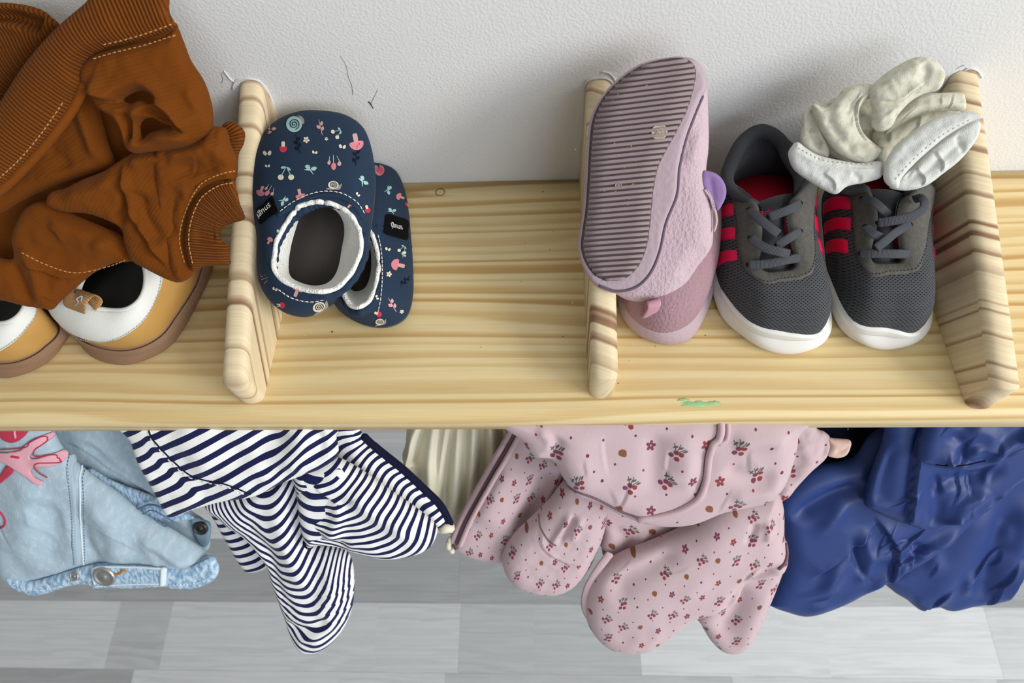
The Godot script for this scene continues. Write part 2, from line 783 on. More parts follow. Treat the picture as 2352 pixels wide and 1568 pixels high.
class Paint:
	var w := 0
	var h := 0
	var d := PackedByteArray()

	func _init(ww: int, hh: int, c: Color):
		w = ww
		h = hh
		var im := Image.create_empty(w, h, false, Image.FORMAT_RGB8)
		im.fill(c)
		d = im.get_data()

	func dot(x: int, y: int, c: Color, a: float):
		var i := (posmod(y, h) * w + posmod(x, w)) * 3
		d[i] = int(lerpf(d[i], c.r * 255.0, a))
		d[i + 1] = int(lerpf(d[i + 1], c.g * 255.0, a))
		d[i + 2] = int(lerpf(d[i + 2], c.b * 255.0, a))

	func ellipse(cx: float, cy: float, rx: float, ry: float, ang: float, c: Color):
		var r := maxf(rx, ry) + 1.5
		var ca := cos(ang)
		var sa := sin(ang)
		var m := minf(rx, ry)
		for y in range(int(cy - r), int(cy + r) + 2):
			for x in range(int(cx - r), int(cx + r) + 2):
				var dx := x - cx
				var dy := y - cy
				var q := Vector2((dx * ca + dy * sa) / rx, (-dx * sa + dy * ca) / ry).length()
				var a := clampf((1.0 - q) * m + 0.5, 0.0, 1.0)
				if a > 0.0:
					dot(x, y, c, a)

	func line(pts: Array, width: float, c: Color, width2 := -1.0):
		var p := PackedVector2Array()
		for i in range(0, pts.size() - 1, 2):
			p.append(Vector2(pts[i], pts[i + 1]))
		var w2 := width if width2 < 0.0 else width2
		for i in p.size() - 1:
			var a := p[i]
			var b := p[i + 1]
			var ab := b - a
			var l2 := maxf(ab.length_squared(), 1e-6)
			var r := maxf(width, w2) * 0.5 + 1.0
			for y in range(int(minf(a.y, b.y) - r), int(maxf(a.y, b.y) + r) + 2):
				for x in range(int(minf(a.x, b.x) - r), int(maxf(a.x, b.x) + r) + 2):
					var g := Vector2(x, y) - a
					var t := clampf(g.dot(ab) / l2, 0.0, 1.0)
					var q := (g - ab * t).length()
					var hw := lerpf(width, w2, (i + t) / (p.size() - 1)) * 0.5
					var al := clampf(hw - q + 0.5, 0.0, 1.0)
					if al > 0.0:
						dot(x, y, c, al)

	func poly(pts: PackedVector2Array, c: Color):
		var lo := Vector2(1e9, 1e9)
		var hi := -lo
		for p in pts:
			lo = lo.min(p)
			hi = hi.max(p)
		for y in range(int(lo.y), int(hi.y) + 2):
			for x in range(int(lo.x), int(hi.x) + 2):
				var n := 0
				for q in [Vector2(-0.25, -0.25), Vector2(0.25, 0.25), Vector2(-0.25, 0.25), Vector2(0.25, -0.25)]:
					if Geometry2D.is_point_in_polygon(Vector2(x, y) + q, pts):
						n += 1
				if n:
					dot(x, y, c, n / 4.0)

	func tex() -> ImageTexture:
		return ImageTexture.create_from_image(Image.create_from_data(w, h, false, Image.FORMAT_RGB8, d))

func noise_tex(size: int, freq: float, seed_: int, octaves := 3, ramp := [], type := FastNoiseLite.TYPE_SIMPLEX_SMOOTH) -> NoiseTexture2D:
	var n := FastNoiseLite.new()
	n.seed = seed_
	n.noise_type = type
	n.frequency = freq
	n.fractal_octaves = octaves
	var t := NoiseTexture2D.new()
	t.width = size
	t.height = size
	t.seamless = true
	t.noise = n
	if ramp.size():
		var g := Gradient.new()
		g.offsets = PackedFloat32Array(ramp[0])
		g.colors = PackedColorArray(ramp[1])
		t.color_ramp = g
	return t

# f(x, y) from 0 to 1 across a grey picture
func grey_tex(w: int, h: int, f: Callable) -> ImageTexture:
	var d := PackedByteArray()
	d.resize(w * h)
	for y in h:
		for x in w:
			d[y * w + x] = int(clampf(f.call(float(x) / w, float(y) / h), 0.0, 1.0) * 255.0)
	return ImageTexture.create_from_image(Image.create_from_data(w, h, false, Image.FORMAT_L8, d))

var M := {}

func mat(called: String, c: Color, rough := 0.8, tex: Texture2D = null, bump: Texture2D = null, bump_cm := 0.0, tri := Vector3.ZERO) -> StandardMaterial3D:
	var m := StandardMaterial3D.new()
	m.resource_name = called
	m.albedo_color = c
	m.roughness = rough
	m.metallic_specular = 0.4
	if tex:
		m.albedo_texture = tex
	if bump:
		m.heightmap_enabled = true
		m.heightmap_texture = bump
		m.heightmap_scale = bump_cm
	if tri != Vector3.ZERO:
		m.uv1_triplanar = true
		m.uv1_world_triplanar = true
		m.uv1_scale = tri
	M[called] = m
	return m

func cloth(m: StandardMaterial3D, sheen := 0.35) -> StandardMaterial3D:
	m.metallic_specular = 0.2
	m.rim_enabled = true
	m.rim = sheen
	m.rim_tint = 0.6
	return m

# Growth rings cut along the board: bands run along u, spaced along v, with a soft start and a sharp dark end.
func wood_tex(w: int, h: int, bands: float, wave: float, seed_: int, light: Color, dark: Color, u_stretch: float, strength := 1.0, start := 0.1, tone_lo := 0.25) -> ImageTexture:
	var n := FastNoiseLite.new()
	n.seed = seed_
	n.noise_type = FastNoiseLite.TYPE_SIMPLEX_SMOOTH
	n.frequency = 1.0
	n.fractal_octaves = 2
	var fine := FastNoiseLite.new()
	fine.seed = seed_ + 7
	fine.frequency = 1.0
	fine.fractal_octaves = 2
	var tone := PackedFloat32Array()
	tone.resize(int(bands) * 2 + 40)
	var rng := RandomNumberGenerator.new()
	rng.seed = seed_
	for i in tone.size():
		tone[i] = rng.randf_range(tone_lo, 1.0)
	var d := PackedByteArray()
	d.resize(w * h * 3)
	for y in h:
		var v := float(y) / h
		for x in w:
			var u := float(x) / w * u_stretch
			var q := v * bands + n.get_noise_2d(u, v * 1.3) * wave + n.get_noise_2d(u * 0.4 + 9.0, v * 9.0) * 0.8 + 12.0
			var i := int(q)
			var f := q - i
			var t := tone[i % tone.size()]
			var late := smoothstep(start, lerpf(start, 1.0, 0.68), f) * (1.0 - smoothstep(0.86, 0.99, f)) * t
			var fi := fine.get_noise_2d(u * 9.0, v * 260.0) * 0.10 + fine.get_noise_2d(u * 2.0, v * 40.0) * 0.08
			var a := clampf(late * strength + fi + 0.06, 0.0, 1.0)
			var at := (y * w + x) * 3
			d[at] = int(lerpf(light.r, dark.r, a) * 255.0)
			d[at + 1] = int(lerpf(light.g, dark.g, a) * 255.0)
			d[at + 2] = int(lerpf(light.b, dark.b, a) * 255.0)
	return ImageTexture.create_from_image(Image.create_from_data(w, h, false, Image.FORMAT_RGB8, d))

func make_materials():
	var plaster := noise_tex(768, 0.085, 3, 3)
	mat("plaster", Color(0.88, 0.88, 0.875), 0.85, null, plaster, 0.02, Vector3(6.5, 6.5, 6.5))
	mat("room_paint", Color(0.66, 0.66, 0.65), 0.9)
	mat("skirting", Color(0.8, 0.8, 0.8), 0.5)
	mat("caulk", Color(0.84, 0.84, 0.84), 0.8)
	mat("crack", Color(0.52, 0.51, 0.49), 0.9)
	mat("scuff_mark", Color(0.25, 0.24, 0.23), 0.9)
	mat("pine", Color(1, 1, 1), 0.42, wood_tex(1536, 512, 25.0, 1.1, 11, Color(0.90, 0.82, 0.63), Color(0.73, 0.57, 0.33), 2.2, 0.85, 0.3))
	mat("pine_rings", Color(1, 1, 1), 0.5, wood_tex(256, 1024, 13.0, 0.5, 29, Color(0.90, 0.83, 0.69), Color(0.52, 0.39, 0.29), 0.5, 0.95, 0.55, 0.35))
	mat("screw_metal", Color(0.42, 0.38, 0.22), 0.5).metallic = 0.3
	mat("snap_metal", Color(0.30, 0.29, 0.27), 0.4).metallic = 0.8
	mat("dark_hole", Color(0.12, 0.1, 0.06), 0.9)
	mat("green_paint", Color(0.62, 0.78, 0.56), 0.7)

# ---------------------------------------------------------------- the room

const FLOOR_Y := -0.59

func build_room():
	struct("wall_back", box(Vector3(-2.0, FLOOR_Y - 0.1, -0.12), Vector3(1.9, 1.9, 0.0), 0.0005), M.plaster)
	var w: Node3D = get_node("wall_back")
	struct("wall_left", box(Vector3(-2.12, FLOOR_Y - 0.1, -0.12), Vector3(-2.0, 1.9, 2.3), 0.001), M.room_paint)
	struct("ceiling", box(Vector3(-2.12, 1.9, -0.12), Vector3(1.92, 2.0, 2.3), 0.001), M.room_paint)
	# walls with a window opening each, built of four pieces round the opening
	var pieces := []
	for b in [[Vector3(1.8, FLOOR_Y - 0.1, -0.12), Vector3(1.92, 0.15, 2.3)], [Vector3(1.8, 1.55, -0.12), Vector3(1.92, 1.9, 2.3)], [Vector3(1.8, 0.15, -0.12), Vector3(1.92, 1.55, 0.55)], [Vector3(1.8, 0.15, 1.95), Vector3(1.92, 1.55, 2.3)]]:
		pieces.append(box(b[0], b[1], 0.001))
	struct("wall_right", joined(pieces), M.room_paint)
	pieces = []
	for b in [[Vector3(-2.0, FLOOR_Y - 0.1, 2.2), Vector3(1.8, 0.15, 2.3)], [Vector3(-2.0, 1.75, 2.2), Vector3(1.8, 1.9, 2.3)], [Vector3(-2.0, 0.15, 2.2), Vector3(0.2, 1.75, 2.3)], [Vector3(1.9 - 0.1, 0.15, 2.2), Vector3(1.8001, 1.75, 2.3)]]:
		pieces.append(box(b[0], b[1], 0.00004))
	struct("wall_front", joined(pieces), M.room_paint)
	pieces = []
	for b in [[Vector3(0.2, 0.15, 2.2), Vector3(1.8, 0.2, 2.3)], [Vector3(0.2, 1.7, 2.2), Vector3(1.8, 1.75, 2.3)], [Vector3(0.98, 0.2, 2.22), Vector3(1.02, 1.7, 2.28)]]:
		pieces.append(box(b[0], b[1], 0.003))
	struct("window_1", joined(pieces), M.skirting)
	pieces = []
	for b in [[Vector3(1.8, 0.15, 0.55), Vector3(1.92, 0.2, 1.95)], [Vector3(1.8, 1.5, 0.55), Vector3(1.92, 1.55, 1.95)]]:
		pieces.append(box(b[0], b[1], 0.003))
	struct("window_2", joined(pieces), M.skirting)
	# skirting board under the shelf: a plinth with a moulded top
	var prof := [Vector2(0.0, 0.10), Vector2(0.006, 0.10), Vector2(0.009, 0.092), Vector2(0.009, 0.086), Vector2(0.013, 0.082), Vector2(0.015, 0.07), Vector2(0.015, 0.0), Vector2(0.0, 0.0)]
	var v := PackedVector3Array()
	var uv := PackedVector2Array()
	var idx := PackedInt32Array()
	for i in prof.size() - 1:
		var a: Vector2 = prof[i]
		var b: Vector2 = prof[i + 1]
		flat_quad(v, uv, idx, Vector3(-2.0, FLOOR_Y + a.y, a.x), Vector3(1.8, FLOOR_Y + a.y, a.x), Vector3(1.8, FLOOR_Y + b.y, b.x), Vector3(-2.0, FLOOR_Y + b.y, b.x))
	struct("baseboard_back", hard_mesh(v, uv, idx), M.skirting)
	build_floor()
	wall_marks(w)

func build_floor():
	var base := struct("floor", box(Vector3(-2.0, FLOOR_Y - 0.1, -0.1), Vector3(1.8, FLOOR_Y - 0.008, 2.3), 0.0005), M.dark_hole)
	# three-strip laminate: every strip is a piece of its own; rows are set by the joints the photograph shows
	var kinds := []
	for i in 4:
		var t := wood_tex(512, 128, 7.0, 1.2, 60 + i, Color(0.93, 0.935, 0.94), Color(0.78, 0.785, 0.79), 1.2, 0.5)
		kinds.append(t)
	var mats := []
	for tone in [0.74, 0.83, 0.90, 0.95]:
		for t in kinds:
			mats.append(mat("laminate", Color(tone * 0.985, tone * 0.995, tone), 0.5, t))
	var zs := []
	for y in [1120, 1240, 1385, 1545]:
		zs.append(on_y(1000, y, FLOOR_Y).z)
	var pitch: float = zs[3] - zs[2]
	zs = [zs[2] - pitch * 3.0, zs[2] - pitch * 2.0, zs[2] - pitch, zs[2], zs[3]]
	for i in 4:
		zs.append(zs[4] + pitch * (i + 1))
	far_planks(base, zs[zs.size() - 1], pitch, kinds[1])
	var joints := {2: [140.0, 1055.0], 3: [380.0, 1055.0, 1468.0, 2280.0], 4: [285.0, 1018.0, 1690.0]}
	var tones := {2: [0, 0, 0, 1], 3: [1, 2, 1, 3, 2], 4: [0, 2, 1, 2]}
	var rng := RandomNumberGenerator.new()
	rng.seed = 5
	for r in zs.size() - 1:
		var xs := [-2.0]
		var x := -1.75 + rng.randf() * 0.2
		if joints.has(r):
			while x < -0.55:
				xs.append(x)
				x += rng.randf_range(0.26, 0.42)
			for px in joints[r]:
				xs.append(on_y(px, proj(Vector3(0, FLOOR_Y, (zs[r] + zs[r + 1]) * 0.5)).y, FLOOR_Y).x)
			x = xs[xs.size() - 1] + 0.32
		while x < 1.6:
			xs.append(x)
			x += rng.randf_range(0.26, 0.42)
		xs.append(1.8)
		for i in xs.size() - 1:
			var a := Vector3(xs[i] + 0.00005, FLOOR_Y - 0.008, zs[r] + 0.00005)
			var b := Vector3(xs[i + 1] - 0.00005, FLOOR_Y, zs[r + 1] - 0.00005)
			var tn := rng.randi() % 4
			if tones.has(r):
				var first := 0
				while xs[first + 1] < on_y(joints[r][0], 1400, FLOOR_Y).x - 0.02 and first < xs.size() - 3:
					first += 1
				if i >= first and i - first < tones[r].size():
					tn = tones[r][i - first]
			part("plank", plank(a, b, rng), mats[tn * 4 + rng.randi() % 4], base)

# The strips further into the room, behind the photographer: one joined part
func far_planks(base: Node3D, z0: float, pitch: float, tex: Texture2D):
	var rng := RandomNumberGenerator.new()
	rng.seed = 8
	var st := SurfaceTool.new()
	st.begin(Mesh.PRIMITIVE_TRIANGLES)
	st.set_smooth_group(-1)
	var z := z0
	while z < 2.19:
		var x := -2.0
		while x < 1.8:
			var x1 := minf(x + rng.randf_range(0.26, 0.42), 1.8)
			var t := rng.randf_range(0.5, 0.88)
			var z1 := minf(z + pitch, 2.2)
			var q := [Vector3(x, FLOOR_Y, z), Vector3(x1, FLOOR_Y, z), Vector3(x1, FLOOR_Y, z1), Vector3(x, FLOOR_Y, z1)]
			for i in [0, 1, 2, 0, 2, 3]:
				st.set_color(Color(t * 0.985, t * 0.995, t))
				st.set_uv(Vector2(q[i].x * 3.2 + t * 5.0, q[i].z * 10.0))
				st.add_vertex(q[i])
			x = x1
		z += pitch
	st.generate_normals()
	var m := mat("laminate_far", Color(1, 1, 1), 0.5, tex)
	m.vertex_color_use_as_albedo = true
	part("plank_rows", st.commit(), m, base).set_meta("kind", "stuff")

func plank(a: Vector3, b: Vector3, rng: RandomNumberGenerator) -> ArrayMesh:
	var c := 0.0002
	var off := Vector2(rng.randf(), rng.randf())
	var v := PackedVector3Array()
	var uv := PackedVector2Array()
	var idx := PackedInt32Array()
	var top := [Vector3(a.x + c, b.y, a.z + c), Vector3(b.x - c, b.y, a.z + c), Vector3(b.x - c, b.y, b.z - c), Vector3(a.x + c, b.y, b.z - c)]
	var mid := [Vector3(a.x, b.y - c, a.z), Vector3(b.x, b.y - c, a.z), Vector3(b.x, b.y - c, b.z), Vector3(a.x, b.y - c, b.z)]
	var low := []
	for p in mid:
		low.append(Vector3(p.x, a.y, p.z))
	flat_quad(v, uv, idx, top[0], top[1], top[2], top[3])
	for i in 4:
		var j := (i + 1) % 4
		flat_quad(v, uv, idx, mid[i], mid[j], top[j], top[i])
		flat_quad(v, uv, idx, low[i], low[j], mid[j], mid[i])
	for i in uv.size():
		uv[i] = Vector2(v[i].x * 3.2, v[i].z * 10.0) + off
	return hard_mesh(v, uv, idx)

# A flake, bead or crack: a small irregular patch that stands proud of the wall, along pixels
func wall_line(px: Array, r0: float, r1: float, thick: float) -> ArrayMesh:
	var pts := PackedVector3Array()
	var rad := PackedVector2Array()
	var line := spline2(pv(px), 6, false)
	for i in line.size():
		var t := float(i) / (line.size() - 1)
		pts.append(on_z(line[i].x, line[i].y, 0.0002))
		rad.append(Vector2(lerpf(r0, r1, t) * (0.75 + 0.35 * sin(i * 2.3) * cos(i * 1.1)), thick))
	return tube(pts, rad, 8, PackedVector3Array([Vector3.BACK]))

func wall_marks(w: Node3D):
	# torn sealant round the top of each divider, hairline cracks and a scuff in the plaster
	for l in [[535, 205, 541, 186, 570, 180, 598, 188, 618, 215, 632, 250, 642, 275], [1340, 205, 1347, 186, 1362, 180, 1390, 179, 1406, 188, 1412, 200], [2178, 222, 2186, 196, 2203, 172, 2224, 157, 2245, 162, 2256, 178]]:
		part("sealant", wall_line(l, 0.0008, 0.0007, 0.0008), M.caulk, w)
	part("sealant", wall_line([1384, 164, 1400, 168, 1412, 182, 1416, 200], 0.0003, 0.0006, 0.0007), M.caulk, w)
	part("sealant", wall_line([515, 163, 522, 172, 530, 182, 541, 188], 0.0003, 0.0006, 0.0007), M.caulk, w)
	for l in [[782, 128, 795, 150, 800, 175, 808, 196, 811, 218], [508, 168, 512, 182, 509, 190], [868, 206, 858, 226, 852, 238], [2198, 158, 2208, 152, 2215, 150]]:
		part("crack", wall_line(l, 0.00008, 0.0002, 0.0001), M.crack, w)
	part("scuff", wall_line([847, 234, 852, 240, 857, 248], 0.0006, 0.0003, 0.0003), M.scuff_mark, w)

# ---------------------------------------------------------------- the shelf

const SHELF_FRONT := 0.1717

func build_shelf():
	var t := thing("wall_shelf", "long pale pine wall shelf with three upright rounded dividers, the shoes standing on it", "shelf")
	var th := 0.018
	var r := 0.007
	var prof := [Vector2(0.0005, -th), Vector2(0.0005, 0)]
	for i in 13:
		prof.append(Vector2(0.0005 + (SHELF_FRONT - r) * (i + 1) / 13.0, 0))
	for i in 8:
		var a := PI * 0.5 * (i + 1) / 8.0
		prof.append(Vector2(SHELF_FRONT - r + sin(a) * r, -r + cos(a) * r))
	prof.append(Vector2(SHELF_FRONT, -th + 0.002))
	prof.append(Vector2(SHELF_FRONT - 0.002, -th))
	prof.append(Vector2(0.0005, -th))
	var rows := []
	var uvs := []
	for x in [-0.62, -0.3, 0.0, 0.3, 0.62]:
		var row := PackedVector3Array()
		var u := PackedVector2Array()
		var run := 0.0
		for i in prof.size():
			if i > 1:
				run += (prof[i] - prof[i - 1]).length()
			row.append(Vector3(x, prof[i].y, prof[i].x))
			u.append(Vector2((x + 0.62) / 1.24, run / 0.215))
		rows.append(row)
		uvs.append(u)
	part("board", grid_mesh(rows, false, uvs, true, true), M.pine, t)
	var dims := [[-0.1654, 0.0897, 0.1615, 0.0015, -0.0022], [0.0342, 0.0834, 0.1597, 0.0, 0.0], [0.2378, 0.0833, 0.1672, -0.0012, 0.0022]]
	for i in 3:
		var d = dims[i]
		part("divider", divider(d[0], d[1], 0.0267, d[2], d[3], d[4], i), M.pine_rings, t)
	# a sunk screw and a smear of paint
	var c := on_y(1011, 441, 0.0)
	var ring := []
	for q in [[0.0033, -0.0011], [0.0030, -0.0009], [0.0026, -0.0013], [0.0, -0.0014]]:
		var row := PackedVector3Array()
		for k in 20:
			row.append(c + Vector3(cos(TAU * k / 20) * q[0], q[1] + 0.0012, sin(TAU * k / 20) * q[0]))
		ring.append(row)
	part("screw", grid_mesh(ring, true), M.screw_metal, t)
	var specks := []
	var pale := []
	for q in [[763, 762, 3], [1247, 440, 3], [1271, 532, 1.5], [1206, 558, 1.5], [1263, 573, 1.5], [1293, 773, 2], [1105, 797, 1.5], [1420, 880, 2], [1505, 795, 1.6], [1620, 770, 2], [1197, 646, 1.4]]:
		var e := on_y(q[0], q[1], 0.0002)
		specks.append(ball(e, Vector3(0.00026, 0.0001, 0.0002) * q[2] * 0.7))
	for q in [[1326, 631, 3], [1315, 695, 4], [1342, 600, 2], [1440, 742, 1.6], [1452, 790, 1.6], [1462, 770, 1.4], [1448, 828, 2], [700, 770, 1.6], [690, 800, 1.5], [686, 835, 1.4]]:
		var e := on_y(q[0], q[1], 0.0002)
		pale.append(ball(e, Vector3(0.0003, 0.0001, 0.0003) * q[2] * 0.6))
	part("dust_specks", joined(specks), M.dark_hole, t).set_meta("kind", "stuff")
	part("dust_specks", joined(pale), M.caulk, t).set_meta("kind", "stuff")
	for q in [[1600, 928, 34, 8], [1570, 918, 14, 4], [1640, 925, 16, 5]]:
		var o := on_y(q[0], q[1], 0.0)
		var kx := on_y(q[0] + q[2], q[1], 0.0).x - o.x
		var row1 := PackedVector3Array()
		var row2 := PackedVector3Array()
		for k in 24:
			var a := TAU * k / 24
			var rr := 1.0 + 0.35 * sin(k * 2.7) * cos(k * 1.3)
			row1.append(o + Vector3(cos(a) * kx * rr, 0.00005, sin(a) * kx * rr * q[3] / q[2]))
			row2.append(o + Vector3(cos(a) * kx * rr * 0.8, 0.0003, sin(a) * kx * rr * 0.8 * q[3] / q[2]))
		part("paint_smear", grid_mesh([row2, row1], true, [], true), M.green_paint, t)

# A divider board: bullnose edge swept up the front and back along the sloping top.
func divider(x: float, hb: float, hf: float, zf: float, skew_back: float, skew_front: float, k: int) -> ArrayMesh:
	var half := 0.00725
	var r := 0.0052
	var cross := []
	for i in 13:
		var a := -PI * 0.5 + PI * i / 12.0
		var cx := sin(a) * half
		cross.append(Vector2(signf(cx) * pow(absf(sin(a)), 0.8) * half, r * (1.0 - cos(a))))
	var top := Vector2(0 - zf, hb - hf)   # along the top, from front to wall (z, y)
	var dir := top.normalized()
	var nrm := Vector2(-dir.y, dir.x)
	if nrm.y < 0: nrm = -nrm
	var rows_f := []
	var rows_t := []
	for c in cross:
		var z0: float = zf - c.y
		# the top edge line moved inwards
		var a: Vector2 = Vector2(zf, hf) - nrm * c.y
		var s: float = (z0 - a.x) / dir.x
		var corner := Vector2(z0, a.y + dir.y * s)
		var s2: float = (0.0003 - a.x) / dir.x
		var wall := Vector2(0.0003, a.y + dir.y * s2)
		var rf := PackedVector3Array()
		for j in 5:
			rf.append(Vector3(x + c.x, lerpf(0.0001, corner.y, j / 4.0), z0))
		rows_f.append(rf)
		var rt := PackedVector3Array()
		for j in 17:
			var p := corner.lerp(wall, j / 16.0)
			rt.append(Vector3(x + c.x, p.y, p.x))
		rows_t.append(rt)
	var wav := FastNoiseLite.new()
	wav.seed = 4 + k
	wav.frequency = 9.0
	var ms := []
	for rows in [rows_f, rows_t]:
		var uvs := []
		for i in rows.size():
			var u := PackedVector2Array()
			var row: PackedVector3Array = rows[i]
			for j in row.size():
				var p := row[j]
				u.append(ring_uv(p - Vector3(x, 0, 0), k))
				row[j] = p + Vector3(lerpf(skew_back, skew_front, p.z / zf), 0, 0)
			uvs.append(u)
			rows[i] = row
		ms.append(grid_mesh(rows, false, uvs))
	# the two flat faces
	for side in 2:
		var e := 0 if side == 0 else 12
		var rows := []
		var uvs := []
		var tr: PackedVector3Array = rows_t[e]
		for j in 17:
			var p := tr[j]
			var row := PackedVector3Array()
			var u := PackedVector2Array()
			for q in 6:
				var g := Vector3(p.x, lerpf(0.0001, p.y, q / 5.0), p.z)
				row.append(g)
				u.append(ring_uv(g - Vector3(x, 0, 0), k))
			if side == 1:
				row.reverse()
				u.reverse()
			rows.append(row)
			uvs.append(u)
		ms.append(grid_mesh(rows, false, uvs))
	return joined(ms)

func ring_uv(p: Vector3, k: int) -> Vector2:
	var tilt: float = [0.75, 0.2, -0.28][k]
	return Vector2(p.y * 1.5 + p.x * 2.0 + k * 0.31, (p.z + p.y * tilt + p.x * p.x * 30.0 + p.x * [0.0, -0.35, -0.3][k]) / 0.17 + k * 0.37)

# ---------------------------------------------------------------- cloth materials

func rib_bump() -> ImageTexture:
	return grey_tex(4, 64, func(_u, v): return pow(absf(sin(v * PI)), 0.7))

func make_cloth_materials():
	var weave := noise_tex(256, 0.16, 21, 3)
	var soft := noise_tex(256, 0.05, 22, 4)
	# striped cotton
	var p := Paint.new(8, 128, Color(0.93, 0.935, 0.93))
	for y in 128:
		var a := clampf((28.5 - absf(y - 64.0)) + 0.5, 0.0, 1.0)
		for x in 8:
			p.dot(x, y, Color(0.105, 0.125, 0.285), a)
	cloth(mat("striped_cotton", Color(1, 1, 1), 0.75, p.tex()), 0.2)
	cloth(mat("white_thread", Color(0.92, 0.92, 0.9), 0.8))
	cloth(mat("navy_trim", Color(0.09, 0.1, 0.2), 0.8))
	# washed denim: fine twill, blotchy fade
	var tw := FastNoiseLite.new()
	tw.seed = 8
	tw.frequency = 0.02
	tw.fractal_octaves = 4
	p = Paint.new(512, 512, Color(0.69, 0.755, 0.80))
	for y in 512:
		for x in 512:
			var n := tw.get_noise_2d(x, y * 0.6)
			var t := sin((x + y) * 0.785) * 0.5
			var a := clampf(0.5 + n * 0.55 + t * 0.12, 0.0, 1.0)
			p.dot(x, y, Color(0.60, 0.70, 0.77), (1.0 - a) * 0.7)
			p.dot(x, y, Color(0.80, 0.87, 0.91), maxf(0.0, a - 0.55))
	cloth(mat("denim", Color(1, 1, 1), 0.85, p.tex(), weave, 0.02), 0.25)
	var blotch := Paint.new(256, 256, Color(0.62, 0.74, 0.84))
	for y in 256:
		for x in 256:
			var a := tw.get_noise_2d(x * 3.0, y * 1.1)
			blotch.dot(x, y, Color(0.36, 0.5, 0.65), clampf(0.05 - a * 1.0, 0.0, 0.55))
			blotch.dot(x, y, Color(0.86, 0.91, 0.94), clampf(a * 1.2 + 0.1, 0.0, 0.6))
	cloth(mat("denim_band", Color(1, 1, 1), 0.85, blotch.tex(), weave, 0.02), 0.25)
	cloth(mat("denim_seam", Color(0.83, 0.88, 0.9), 0.85))
	cloth(mat("denim_dark_thread", Color(0.36, 0.46, 0.58), 0.85))
	cloth(mat("denim_inside", Color(0.46, 0.56, 0.63), 0.9, null, weave, 0.03, Vector3(60, 60, 60)), 0.2)
	mat("button_metal", Color(0.72, 0.72, 0.72), 0.38).metallic = 0.85
	cloth(mat("applique_pink", Color(0.87, 0.65, 0.70), 0.75, null, weave, 0.02, Vector3(80, 80, 80)))
	cloth(mat("applique_red", Color(0.73, 0.24, 0.33), 0.75, null, weave, 0.02, Vector3(80, 80, 80)))
	cloth(mat("orange_thread", Color(0.72, 0.5, 0.22), 0.8))
	# beige cotton
	cloth(mat("beige_cotton", Color(0.90, 0.88, 0.80), 0.85, null, weave, 0.02, Vector3(70, 70, 70)), 0.3)
	# mauve softshell with a scattered flower print
	cloth(mat("floral_softshell", Color(1, 1, 1), 0.6, floral_tex(), weave, 0.006), 0.25)
	cloth(mat("mauve_piping", Color(0.775, 0.67, 0.695), 0.6), 0.2)
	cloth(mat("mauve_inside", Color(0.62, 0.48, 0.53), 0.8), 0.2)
	mat("zip_dark", Color(0.42, 0.31, 0.36), 0.5)
	cloth(mat("loop_tape", Color(0.83, 0.71, 0.66), 0.8))
	# blue nylon
	var ny := mat("blue_nylon", Color(0.16, 0.24, 0.465), 0.45, null, soft, 0.004, Vector3(12, 12, 12))
	ny.metallic_specular = 0.38
	cloth(mat("navy_print", Color(0.07, 0.08, 0.16), 0.8), 0.1)
	cloth(mat("pale_print", Color(0.62, 0.68, 0.74), 0.8), 0.1)
	# rust fleece and rib knit
	var knit := grey_tex(64, 64, func(u, v): return 0.5 + 0.3 * sin(v * 8.0 * TAU) + 0.12 * sin((u * 8.0 + v * 4.0) * TAU))
	var f := mat("rust_fleece", Color(0.455, 0.243, 0.062), 0.9, noise_tex(256, 0.09, 41, 3, [[0.0, 1.0], [Color(0.86, 0.86, 0.86), Color(1, 1, 1)]]), knit, 0.018)
	cloth(f, 0.35)
	cloth(mat("rust_plain", Color(0.455, 0.243, 0.062), 0.9, null, weave, 0.02, Vector3(60, 60, 60)), 0.35)
	f.uv1_scale = Vector3(70, 70, 1)
	var rb := grey_tex(4, 64, func(_u, v): return pow(absf(sin(v * PI)), 0.8))
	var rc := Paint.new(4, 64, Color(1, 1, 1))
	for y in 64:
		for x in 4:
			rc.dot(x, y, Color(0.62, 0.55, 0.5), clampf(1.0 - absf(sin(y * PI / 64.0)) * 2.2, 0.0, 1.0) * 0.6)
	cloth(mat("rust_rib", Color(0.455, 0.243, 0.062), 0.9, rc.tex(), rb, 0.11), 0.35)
	cloth(mat("rust_thread", Color(0.78, 0.55, 0.32), 0.7))

